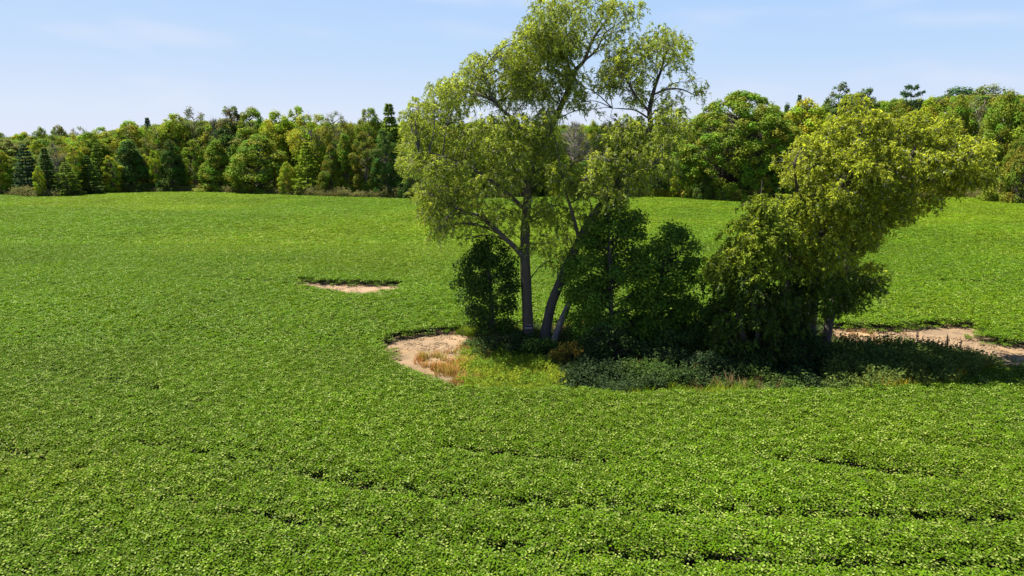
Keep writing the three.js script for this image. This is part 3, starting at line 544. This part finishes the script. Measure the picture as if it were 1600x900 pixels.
  mesh('crown', crown.geo(), leafMat(1, 1, 1, { through: 0.5 }), t);
  const m = mesh('branchwork', tw.geo(true), twigMat, t); m.userData.kind = 'stuff';
  // a small board nailed to the upright trunk
  const bp = at(826, 510, 35.98), sg = thing('board', 'small dark board with a pale lower edge fixed low on the upright willow trunk', 'board', bp);
  mesh('panel', new THREE.BoxGeometry(0.34, 0.13, 0.03), new THREE.MeshStandardMaterial({ color: new THREE.Color().setRGB(0.035, 0.02, 0.03), roughness: 0.8 }), sg).position.set(0, 0, 0);
  mesh('edge', new THREE.BoxGeometry(0.40, 0.035, 0.05), new THREE.MeshStandardMaterial({ color: new THREE.Color().setRGB(0.55, 0.5, 0.48), roughness: 0.8 }), sg).position.set(-0.02, -0.085, 0);
  mesh('batten', new THREE.BoxGeometry(0.34, 0.03, 0.05), new THREE.MeshStandardMaterial({ color: new THREE.Color().setRGB(0.32, 0.20, 0.20), roughness: 0.8 }), sg).position.set(0, 0.082, 0);
}

// a full crown: clumps scattered through an outline seen from the front, as deep as it is wide there
function fullTree(t, base, seed, outline, D, thick, count, rPx, o, sk, dense, skirt) {
  const rnd = mulberry(seed), crown = new Build(200000), tw = new Build(40000); let x0 = 1e9, x1 = -1e9, y0 = 1e9, y1 = -1e9;
  for (const [x, y] of outline) { x0 = Math.min(x0, x); x1 = Math.max(x1, x); y0 = Math.min(y0, y); y1 = Math.max(y1, y); }
  let made = 0, tries = 0;
  while (made < count && tries++ < 20000) {
    const x = lerp(x0, x1, rnd()), y = lerp(y0, y1, rnd()); if (!inside(outline, x, y)) continue;
    const e = segDist(outline, x, y, true), r = lerp(rPx[0], rPx[1], rnd()); if (e < r * (o.ragged && rnd() < 0.3 ? 0.05 : 0.5)) continue;
    const deep = Math.min(thick, Math.sqrt(e / 90) * thick), side = rnd() < 0.72 ? (rnd() < 0.5 ? 1 : -1) * (0.7 + 0.3 * rnd()) : rnd() * 2 - 1;
    const dd = D + side * deep, p = V(at(x, y, dd), base), R = r / FPX * dd;
    if (p.y < 0.15) continue;
    if (sk.length) branchTo(tw, rnd, sk, p, R, [0.05, 0.042, 0.034]);
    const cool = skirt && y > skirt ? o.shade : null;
    if (o.broad) { const u = unit(rnd); puff(crown, rnd, [p.x, p.y, p.z], R, Math.round(dense * R * R), o.L, o.W, [u[0] * 0.3, 0.3, u[2] * 0.3], mixc(o.base, o.alt, rnd() ** 2)); }
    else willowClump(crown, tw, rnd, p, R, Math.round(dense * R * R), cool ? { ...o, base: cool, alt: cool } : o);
    made++;
  }
  mesh('crown', crown.geo(), o.mat, t);
  const m = mesh('branchwork', tw.geo(true), twigMat, t); m.userData.kind = 'stuff';
}
const glade = leafMat(1, 1, 1, { through: 0.5 }), shrubMat = leafMat(1, 1, 1, { through: 0.35 });
{ // the leaning willow
  const D = 33.2, base = at(1272, 566, D); base.y = 0;
  const t = thing('willow_tree', 'broad leaning willow with a yellow-green crown arching over one side', 'tree', base), rnd = mulberry(41), bk = [0.075, 0.06, 0.05], sk = [];
  sk.push(...stem([[1270, 592, 17, 33.2], [1268, 560, 12, 33.2], [1267, 513, 10, 33.2], [1274, 440, 9, 33.2], [1281, 380, 8, 33.2], [1291, 337, 7, 33.2], [1310, 298, 6, 33.3], [1325, 262, 4.5, 33.4], [1336, 225, 3, 33.5], [1350, 192, 1.5, 33.6]], base, 'trunk', t, bk, rnd));
  sk.push(...stem([[1284, 585, 13, 33.4], [1290, 540, 8.5, 33.4], [1301, 480, 7.5, 33.4], [1318, 428, 7, 33.3], [1331, 396, 6.5, 33.2], [1347, 369, 6, 33.1], [1373, 345, 5.4, 33.0], [1396, 326, 4.2, 33.0], [1430, 298, 3, 33.1], [1470, 268, 2, 33.2], [1510, 250, 1.0, 33.3]], base, 'trunk', t, bk, rnd));
  sk.push(...stem([[1349, 362, 4, 33.1], [1337, 338, 3.6, 32.9], [1326, 316, 3.2, 32.7], [1322, 280, 2.6, 32.5], [1330, 240, 1.8, 32.3], [1345, 205, 0.8, 32.2]], base, 'limb', t, bk, rnd, 9));
  sk.push(...stem([[1398, 325, 3.8, 33.0], [1412, 290, 3, 33.0], [1425, 250, 2, 33.0], [1436, 205, 0.9, 33.4]], base, 'limb', t, bk, rnd, 9));
  sk.push(...stem([[1283, 376, 4.5, 33.2], [1262, 330, 3.6, 32.6], [1246, 295, 2.6, 32.1], [1240, 255, 1.2, 31.9]], base, 'limb', t, bk, rnd, 9));
  sk.push(...stem([[1275, 430, 4, 33.2], [1300, 400, 3, 34.2], [1330, 380, 1.6, 35.0]], base, 'limb', t, bk, rnd, 9));
  const outline = [[1218, 300], [1214, 255], [1235, 225], [1262, 202], [1300, 182], [1340, 162], [1385, 166], [1420, 178], [1455, 182], [1492, 196], [1525, 216], [1550, 238], [1560, 262], [1540, 288], [1512, 290], [1506, 315], [1488, 305], [1462, 322], [1430, 340], [1402, 366], [1372, 372], [1366, 398], [1372, 446], [1352, 468], [1338, 462], [1320, 505], [1296, 535], [1262, 540], [1240, 500], [1228, 440], [1222, 370]];
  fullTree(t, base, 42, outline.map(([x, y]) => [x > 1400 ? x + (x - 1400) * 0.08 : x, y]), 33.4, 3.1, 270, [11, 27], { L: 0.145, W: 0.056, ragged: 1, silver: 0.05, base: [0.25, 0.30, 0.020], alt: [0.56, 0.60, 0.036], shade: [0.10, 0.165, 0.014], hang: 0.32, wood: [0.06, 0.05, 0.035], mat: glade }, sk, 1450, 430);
}
{ // the young tree crowding the leaning willow, with a leading shoot
  const D = 32.6, base = at(1183, 575, D); base.y = 0;
  const t = thing('young_tree', 'dense young tree with a leading shoot crowding against the leaning willow', 'tree', base), rnd = mulberry(51), bk = [0.085, 0.072, 0.06], sk = [];
  sk.push(...stem([[1190, 590, 7, 31.4], [1184, 520, 4.2, 31.4], [1179, 470, 4, 31.4], [1180, 420, 3, 31.6], [1184, 360, 2.2, 32.0], [1189, 310, 1.2, 32.4], [1191, 282, 0.6, 32.6]], base, 'trunk', t, bk, rnd, 9));
  sk.push(...stem([[1192, 585, 6, 31.6], [1215, 500, 3.8, 31.8], [1232, 430, 2.8, 32.0], [1240, 360, 1.4, 32.2]], base, 'trunk', t, bk, rnd, 9));
  sk.push(...stem([[1178, 585, 6, 31.6], [1155, 500, 3.6, 31.9], [1140, 430, 2.4, 32.2], [1136, 380, 1.2, 32.6]], base, 'trunk', t, bk, rnd, 9));
  const outline = [[1180, 300], [1188, 266], [1204, 300], [1216, 300], [1240, 300], [1262, 330], [1268, 400], [1262, 480], [1252, 540], [1200, 585], [1140, 585], [1108, 560], [1112, 500], [1100, 450], [1106, 408], [1124, 372], [1150, 345], [1168, 312]];
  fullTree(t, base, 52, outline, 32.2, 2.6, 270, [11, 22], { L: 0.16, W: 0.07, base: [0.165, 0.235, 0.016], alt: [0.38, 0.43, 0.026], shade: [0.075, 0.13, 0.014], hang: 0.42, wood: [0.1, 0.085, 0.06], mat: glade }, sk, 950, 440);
}
// dark shrubs and small trees of the undergrowth: outline, distance, depth, leaf tone
function shrub(name, label, category, seed, D, foot, outline, thick, count, rPx, tone, dense = 560, leaf = [0.15, 0.10], group) {
  const base = at(foot[0], foot[1], D); base.y = 0;
  const t = thing(name, label, category, base, group), rnd = mulberry(seed), sk = [];
  let top = 1e9, tx = foot[0]; for (const [x, y] of outline) if (y < top) { top = y; tx = x; }
  const small = foot[1] - top < 90;
  if (!small) sk.push(...stem([[foot[0], foot[1] + 12, 6, D], [foot[0], lerp(foot[1], top, 0.3), 4, D], [lerp(foot[0], tx, 0.5), lerp(foot[1], top, 0.6), 2.6, D], [tx, lerp(foot[1], top, 0.93), 0.8, D]], base, 'trunk', t, [0.085, 0.072, 0.06], rnd, 8));
  else sk.push(...stem([[foot[0], foot[1] + 4, 2.5, D], [tx, lerp(foot[1], top, 0.85), 0.7, D]], base, 'stem', t, [0.085, 0.072, 0.05], rnd, 6));
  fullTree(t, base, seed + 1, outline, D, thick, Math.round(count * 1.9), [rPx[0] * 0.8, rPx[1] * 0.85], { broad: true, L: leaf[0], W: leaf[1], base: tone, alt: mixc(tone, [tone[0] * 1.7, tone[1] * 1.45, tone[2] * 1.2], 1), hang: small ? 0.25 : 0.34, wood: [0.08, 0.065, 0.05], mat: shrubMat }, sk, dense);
}
const oval = (x, y, rx, ry, n = 14, wob = 0.14, seed = 1) => { const r = mulberry(seed), l = []; for (let k = 0; k < n; k++) { const a = k / n * 6.283, q = 1 - wob + 2 * wob * r(); l.push([x + Math.cos(a) * rx * q, y + Math.sin(a) * ry * q]); } return l; };
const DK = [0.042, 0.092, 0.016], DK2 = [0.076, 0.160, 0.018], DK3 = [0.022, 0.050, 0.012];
shrub('shrub', 'dark leafy shrub as tall as a hut beside the upright willow trunk', 'shrub', 61, 36.8, [768, 540], [[762, 362], [790, 378], [806, 405], [815, 450], [812, 500], [795, 530], [755, 530], [728, 505], [716, 470], [704, 440], [714, 415], [722, 385], [742, 378]], 1.7, 46, [14, 22], DK, 520);
shrub('small_tree', 'dark green small tree leaning against the second willow stem, tallest of the undergrowth', 'tree', 63, 34.6, [955, 575], [[950, 306], [985, 318], [1010, 345], [1010, 372], [1024, 410], [1024, 470], [1028, 540], [985, 590], [925, 594], [890, 560], [886, 500], [876, 450], [884, 400], [908, 370], [924, 325]], 2.1, 76, [15, 26], DK2, 560);
shrub('small_tree', 'dark small tree on a thin trunk between the tallest undergrowth tree and the young tree', 'tree', 65, 34.8, [1022, 560], [[1004, 375], [1045, 346], [1080, 362], [1098, 395], [1098, 440], [1094, 490], [1082, 535], [1040, 560], [995, 552], [984, 450], [988, 395]], 1.9, 62, [13, 22], DK2, 520);
shrub('shrub', 'dark spreading shrub between the thin-trunked small tree and the young tree', 'shrub', 67, 33.6, [1105, 575], [[1098, 470], [1130, 462], [1150, 500], [1150, 570], [1110, 592], [1078, 570], [1074, 510]], 1.4, 34, [12, 20], DK, 560);
shrub('bush', 'olive and yellow bush beside the broken willow trunk', 'bush', 69, 32.4, [880, 592], [[862, 552], [885, 530], [910, 540], [925, 565], [915, 596], [870, 597], [850, 575]], 0.9, 30, [9, 15], [0.15, 0.13, 0.02], 620, [0.12, 0.07]);
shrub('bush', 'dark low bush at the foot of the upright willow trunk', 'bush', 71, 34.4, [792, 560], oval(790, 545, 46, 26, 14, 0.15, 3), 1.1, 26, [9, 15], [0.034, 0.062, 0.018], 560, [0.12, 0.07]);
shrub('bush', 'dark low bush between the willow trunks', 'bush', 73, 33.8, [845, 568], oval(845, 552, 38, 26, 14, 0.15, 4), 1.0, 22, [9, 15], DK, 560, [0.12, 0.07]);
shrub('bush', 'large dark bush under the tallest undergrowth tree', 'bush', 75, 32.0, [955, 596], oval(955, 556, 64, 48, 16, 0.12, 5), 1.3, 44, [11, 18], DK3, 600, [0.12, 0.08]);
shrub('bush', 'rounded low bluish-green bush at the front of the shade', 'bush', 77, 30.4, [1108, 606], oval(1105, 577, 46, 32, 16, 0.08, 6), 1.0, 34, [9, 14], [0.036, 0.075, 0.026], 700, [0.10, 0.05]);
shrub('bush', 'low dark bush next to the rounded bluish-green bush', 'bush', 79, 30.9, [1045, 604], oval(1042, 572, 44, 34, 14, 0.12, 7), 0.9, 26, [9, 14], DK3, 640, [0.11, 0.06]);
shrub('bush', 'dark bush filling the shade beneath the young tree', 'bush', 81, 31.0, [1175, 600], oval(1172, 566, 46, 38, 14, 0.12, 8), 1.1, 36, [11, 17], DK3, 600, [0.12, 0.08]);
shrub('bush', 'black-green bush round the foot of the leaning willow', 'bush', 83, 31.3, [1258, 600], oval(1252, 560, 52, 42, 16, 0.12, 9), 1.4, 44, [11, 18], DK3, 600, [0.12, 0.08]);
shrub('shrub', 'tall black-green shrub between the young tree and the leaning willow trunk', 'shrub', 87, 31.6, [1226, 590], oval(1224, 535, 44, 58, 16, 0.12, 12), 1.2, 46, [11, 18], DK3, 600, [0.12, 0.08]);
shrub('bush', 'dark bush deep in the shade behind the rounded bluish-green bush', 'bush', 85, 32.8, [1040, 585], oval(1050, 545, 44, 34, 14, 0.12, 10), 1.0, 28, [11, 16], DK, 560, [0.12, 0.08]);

// ---------------------------------------------------------------- grass and weeds of the island
function tuft(seed, n, h, spread, lean, W) {
  const rnd = mulberry(seed), b = new Build(n * 5);
  for (let k = 0; k < n; k++) {
    const a = rnd() * 6.283, r = spread * Math.sqrt(rnd()), x = Math.cos(a) * r, z = Math.sin(a) * r, hh = h * (0.5 + 0.7 * rnd()), la = rnd() * 6.283, l = lean * hh * (0.3 + rnd()), w = W * (0.7 + 0.6 * rnd()), sx = -Math.sin(la) * w, sz = Math.cos(la) * w, v = 0.7 + 0.6 * rnd(), ye = rnd() * 0.4;
    const mx = x + Math.cos(la) * l * 0.35, mz = z + Math.sin(la) * l * 0.35, c = [v * (1 + ye), v, v];
    const A = b.v(x - sx, 0, z - sz, ...c), B = b.v(x + sx, 0, z + sz, ...c), C = b.v(mx - sx * 0.8, hh * 0.6, mz - sz * 0.8, ...c), E = b.v(mx + sx * 0.8, hh * 0.6, mz + sz * 0.8, ...c), T = b.v(x + Math.cos(la) * l, hh, z + Math.sin(la) * l, ...c);
    b.t(A, B, C); b.t(B, E, C); b.t(C, E, T);
  }
  return b.geo();
}
function weedTuft(seed) { const rnd = mulberry(seed), b = new Build(400); for (let k = 0; k < 46; k++) { const u = unit(rnd), r = 0.24 * Math.sqrt(rnd()), a = rnd() * 6.28, y = 0.08 + rnd() * 0.5, v = 0.7 + 0.6 * rnd(), q = Math.hypot(u[0], 0.8 + u[1] * 0.4, u[2]); b.leaf(Math.cos(a) * r, y, Math.sin(a) * r, u[0] / q, (0.8 + u[1] * 0.4) / q, u[2] / q, Math.cos(a), 0.1, Math.sin(a), 0.13, 0.055, 0.1, v * 1.1, v, v); } return b.geo(); }
const tuftG = [tuft(1, 34, 0.42, 0.17, 0.55, 0.011), tuft(2, 34, 0.5, 0.2, 0.7, 0.011), weedTuft(3), weedTuft(4)];
const grassMat = leafMat(1, 1, 1, { through: 0.4 });
function scatter(name, label, list) { // [x, y, z, scale, height, colour, shape]
  const names = [[], [], [], []]; for (const e of list) names[e[6]].push(e);
  names.forEach((l, k) => {
    if (!l.length) return;
    const im = new THREE.InstancedMesh(tuftG[k], grassMat, l.length), m = new THREE.Matrix4(), q = new THREE.Quaternion(), up = new THREE.Vector3(0, 1, 0), c = new THREE.Color();
    l.forEach((e, i) => { m.compose(new THREE.Vector3(e[0], e[1], e[2]), q.setFromAxisAngle(up, i * 2.4), new THREE.Vector3(e[3], e[4], e[3])); im.setMatrixAt(i, m); im.setColorAt(i, c.setRGB(...e[5])); });
    im.name = numbered(name); tag(im, label, null, label, 'stuff'); put(im);
  });
}
{
  const rnd = mulberry(91), grass = [], dry = [], weeds = [], margin = [];
  const toPx = (x, z, h = 0) => { const dy = h - EYE, fy = -dy * SP + -z * CP, uy = dy * CP + -z * SP; return [800 + x / fy * FPX, 450 - uy / fy * FPX]; };
  for (let k = 0; k < 26000; k++) {
    const x = -10 + rnd() * 48, z = -41 + rnd() * 14; if (!inside(ISLAND, x, z)) continue;
    const e = segDist(ISLAND, x, z, true), [px, py] = toPx(x, z, 0.2), n = fbm(x * 0.8, 3, z * 0.8, 3), q = rnd(), s = 0.8 + 0.5 * rnd(), y = 0.02;
    const fx = px + (fbm(x * 0.9, 12, z * 0.9, 3) - 0.5) * 110, fy = py + (fbm(x * 0.7, 17, z * 0.7, 3) - 0.5) * 34;
    if (fx < 735) { // dry end of the island
      const band = px > 648 + (n - 0.5) * 40 && py > 551 - (px - 650) * 0.12 + (n - 0.5) * 22;
      if (!band || (fx < 722 && e < 1.2 + (n - 0.5) * 2.5) || q > 0.58 * smooth(0.40, 0.60, n + (px > 690 ? 0.08 : 0))) continue;
      const c = mixc([0.33, 0.25, 0.07], rnd() < 0.6 ? [0.20, 0.22, 0.025] : [0.36, 0.19, 0.06], rnd());
      dry.push([x, y, z, s, s * (0.6 + 0.5 * n), c, (rnd() * 2) | 0]);
    } else if (fx < 872 && fy > 552) grass.push([x, y, z, s, s * (0.45 + 0.55 * n), mixc([0.080, 0.180, 0.010], [0.21, 0.27, 0.016], rnd() * n * 1.6), rnd() < 0.85 ? (rnd() * 2) | 0 : 2]);
    else if (px > 1290) {
      const soil = py < 543 + (n - 0.5) * 14 || (px > 1420 && py < 543 + (px - 1420) * 0.22) || (px > 1540 && py < 566);
      if (soil) { if (q < 0.05 && px < 1420) dry.push([x, y, z, s * 0.8, s * 0.7, [0.27, 0.19, 0.08], 0]); continue; }
      if (rnd() < smooth(1300, 1400, px) * 0.25 + 0.35) grass.push([x, y, z, s, s * (0.8 + 0.7 * n), mixc([0.10, 0.17, 0.014], [0.28, 0.28, 0.02], smooth(0.36, 0.56, n)), (rnd() * 2) | 0]);
      else weeds.push([x, y, z, s * 1.1, s * (0.8 + 1.0 * n), mixc([0.050, 0.10, 0.022], [0.11, 0.16, 0.026], rnd()), 2 + ((rnd() * 2) | 0)]);
    } else if (e > 0.1) {
      const kind = fbm(x * 0.5, 51, z * 0.5, 3);
      if (q < 0.04 && kind > 0.5) dry.push([x, y, z, s, s * 1.3, mixc([0.16, 0.12, 0.05], [0.22, 0.17, 0.07], rnd()), (rnd() * 2) | 0]);
      else if (e < 1.0 + (kind - 0.5) * 3 && px < 1180 && q < 0.7) grass.push([x, y, z, s, s * (0.6 + 0.5 * n), mixc([0.085, 0.19, 0.008], [0.21, 0.27, 0.012], rnd() * n), (rnd() * 2) | 0]);
      else if (q < 0.5) weeds.push([x, y, z, s * 1.2, s * (0.5 + (px < 880 ? 0.4 : 0.75) * smooth(0.38, 0.7, n) * smooth(0.2, 1.2, e)), mixc(mixc([0.018, 0.042, 0.012], [0.050, 0.105, 0.014], smooth(0.42, 0.6, kind)), [0.06, 0.10, 0.03], rnd() * 0.3), 2 + ((rnd() * 2) | 0)]);  // tree shade put into the leaf colour of these weeds
      else if (q < 0.72) grass.push([x, y, z, s, s * 0.8, py < 530 ? mixc([0.34, 0.26, 0.05], [0.22, 0.24, 0.02], rnd())   : [0.05, 0.10, 0.014], (rnd() * 2) | 0]);
    }
  }
  for (let k = 0; k < 5200; k++) { // weeds and pale grass along the foot of the wood
    const a = -0.85 + rnd() * 1.7, px = 800 + a * FPX * CP, D = edgeAt(a) + 0.2 + rnd() * 2.6, x = a * D, n = fbm(x * 0.12, 6, 2, 3), bright = px > 1000 && px < 1105;
    if (!bright && n < 0.34) continue;
    const s = 1.6 + rnd() * 1.4; margin.push([x, terrain(x, -D), -D, s, s * (bright ? 1.3 : 0.5 + 1.6 * Math.max(0, n - 0.3) + rnd() * 0.5), bright ? mixc([0.30, 0.33, 0.018], [0.19, 0.25, 0.015], rnd()) : mixc([0.09, 0.14, 0.03], [0.20, 0.19, 0.07], rnd()), (rnd() * 4) | 0]);
  }
  scatter('grass', 'bright green grass at the sunny front of the tree clump and beside the track', grass);
  scatter('dry_grass', 'dry orange and straw-coloured grass at the bare end of the tree clump', dry);
  scatter('weeds', 'dark leafy weeds covering the ground under the trees, colour deepened for tree shade', weeds);
  scatter('margin_grass', 'pale rough grass and weeds along the foot of the wood', margin);
}
{ // clods and small stones on the bare earth
  const rnd = mulberry(93), shapes = [1, 2, 3].map((k) => { const r = mulberry(k + 900), g = new THREE.IcosahedronGeometry(1, 1), p = g.attributes.position, seen = new Map(); for (let i = 0; i < p.count; i++) { const id = [p.getX(i), p.getY(i), p.getZ(i)].map((v) => v.toFixed(3)).join(); if (!seen.has(id)) seen.set(id, 0.7 + 0.55 * r()); const f = seen.get(id); p.setXYZ(i, p.getX(i) * f, p.getY(i) * f * 0.65, p.getZ(i) * f); } g.computeVertexNormals(); return g; });
  const mat = new THREE.MeshStandardMaterial({ roughness: 1 }), per = [[], [], []];
  for (let k = 0; k < 60000; k++) {
    const hollow = rnd() < 0.06, x = hollow ? -17 + rnd() * 11 : -10 + rnd() * 48, z = hollow ? -55 + rnd() * 8 : -41 + rnd() * 14, p = hollow ? HOLLOW : ISLAND; if (!inside(p, x, z)) continue;
    const n = fbm(x * 0.6, 61, z * 0.6, 3); if (rnd() > smooth(0.3, 0.6, n) * 0.8) continue;
    const s = 0.02 + 0.06 * rnd() ** 3, t = 0.7 + 0.6 * rnd(); per[(rnd() * 3) | 0].push([x, terrain(x, z) + 0.06 + s * 0.2, z, s, [0.205 * t, 0.136 * t, 0.075 * t]]);
  }
  per.forEach((l, k) => { const im = new THREE.InstancedMesh(shapes[k], mat, l.length), m = new THREE.Matrix4(), q = new THREE.Quaternion(), up = new THREE.Vector3(0, 1, 0), c = new THREE.Color(); l.forEach((e, i) => { m.compose(new THREE.Vector3(e[0], e[1], e[2]), q.setFromAxisAngle(up, i * 2.4), new THREE.Vector3(e[3], e[3], e[3])); im.setMatrixAt(i, m); im.setColorAt(i, c.setRGB(...e[4])); }); im.name = numbered('soil_clods'); tag(im, 'dry clods and small stones strewn over the bare earth', null, 'clods on the bare earth', 'stuff'); put(im); });
}
{ // tall seeding weeds by the track
  const rnd = mulberry(95);
  const make = (px, foot, top, D, label) => {
    const base = at(px, foot, D); base.y = 0; const t = thing('seeding_weed', label, 'weed', base, 'tall seeding weeds beside the track'), h = at(px, top, D).y, lf = new Build(800);
    for (let k = 0; k < 4; k++) {
      const st = new Build(100), sd = new Build(600), a = rnd() * 6.28, l = 0.10 + rnd() * 0.22, hh = h * (0.75 + 0.25 * rnd()), top = new THREE.Vector3(Math.cos(a) * l, hh, Math.sin(a) * l);
      st.tube([new THREE.Vector3(0, 0, 0), new THREE.Vector3(top.x * 0.4, hh * 0.5, top.z * 0.4), top], [0.014, 0.010, 0.004], 4, [0.12, 0.075, 0.05]);
      for (let q = 0; q < 60; q++) { const f = 0.55 + 0.45 * rnd(), u = unit(rnd), w = 0.075 * (1.25 - f), v = 0.7 + 0.6 * rnd(); sd.leaf(top.x * f + u[0] * w, hh * f + u[1] * 0.03, top.z * f + u[2] * w, ...u, u[0], 0.6, u[2], 0.05, 0.035, 0.1, 0.085 * v, 0.048 * v, 0.034 * v); }
      for (let q = 0; q < 20; q++) { const f = 0.08 + 0.5 * rnd(), b = rnd() * 6.28, v = 0.7 + 0.6 * rnd(); lf.leaf(top.x * f, hh * f, top.z * f, Math.cos(b) * 0.5, 0.8, Math.sin(b) * 0.5, Math.cos(b), 0.25, Math.sin(b), 0.22, 0.06, 0.1, 0.065 * v, 0.11 * v, 0.03 * v); }
      const s = mesh('stem', st.geo(true), twigMat, t), hd = mesh('seed_head', sd.geo(), twigMat, s); hd.userData.kind = 'stuff';
    }
    mesh('foliage', lf.geo(), grassMat, t);
  };
  make(1437, 556, 517, 33.6, 'first tall brown seeding weed along the track from the leaning willow');
  make(1446, 560, 524, 33.2, 'brown seeding weed half hidden behind the first tall one');
  make(1457, 562, 526, 33.0, 'shorter brown seeding weed between the two tallest ones');
  make(1470, 566, 530, 32.6, 'thin brown seeding weed just before the tallest one');
  make(1481, 560, 520, 33.1, 'tallest brown seeding weed standing against the bare track');
  make(1496, 566, 532, 32.6, 'brown seeding weed just past the tallest one');
  make(1507, 568, 538, 32.4, 'low brown seeding weed second from the end of the row');
  make(1519, 570, 543, 32.2, 'last and lowest brown seeding weed at the end of the row');
}
{ // a rusty patch in the crop
  const base = onGround(713, 603, 0.45); base.y = 0; const t = thing('rusty_weed', 'low rusty-red weed among the crop before the dry grass', 'weed', base), rnd = mulberry(97), st = new Build(100), lf = new Build(800);
  for (let k = 0; k < 10; k++) { const a = rnd() * 6.28, l = 0.35 * rnd(), h = 0.55 + 0.2 * rnd(); st.tube([new THREE.Vector3(0, 0, 0), new THREE.Vector3(Math.cos(a) * l, h, Math.sin(a) * l)], [0.012, 0.005], 4, [0.12, 0.06, 0.03]); for (let q = 0; q < 16; q++) { const f = 0.6 + 0.45 * rnd(), u = unit(rnd), v = 0.7 + 0.6 * rnd(); lf.leaf(Math.cos(a) * l * f, h * f, Math.sin(a) * l * f, u[0] * 0.5, 0.8, u[2] * 0.5, u[0], 0.1, u[2], 0.12, 0.05, 0.1, 0.22 * v, 0.085 * v, 0.03 * v); } }
  mesh('stem', st.geo(true), twigMat, t); mesh('foliage', lf.geo(), grassMat, t);
}

renderer.render(scene, camera);
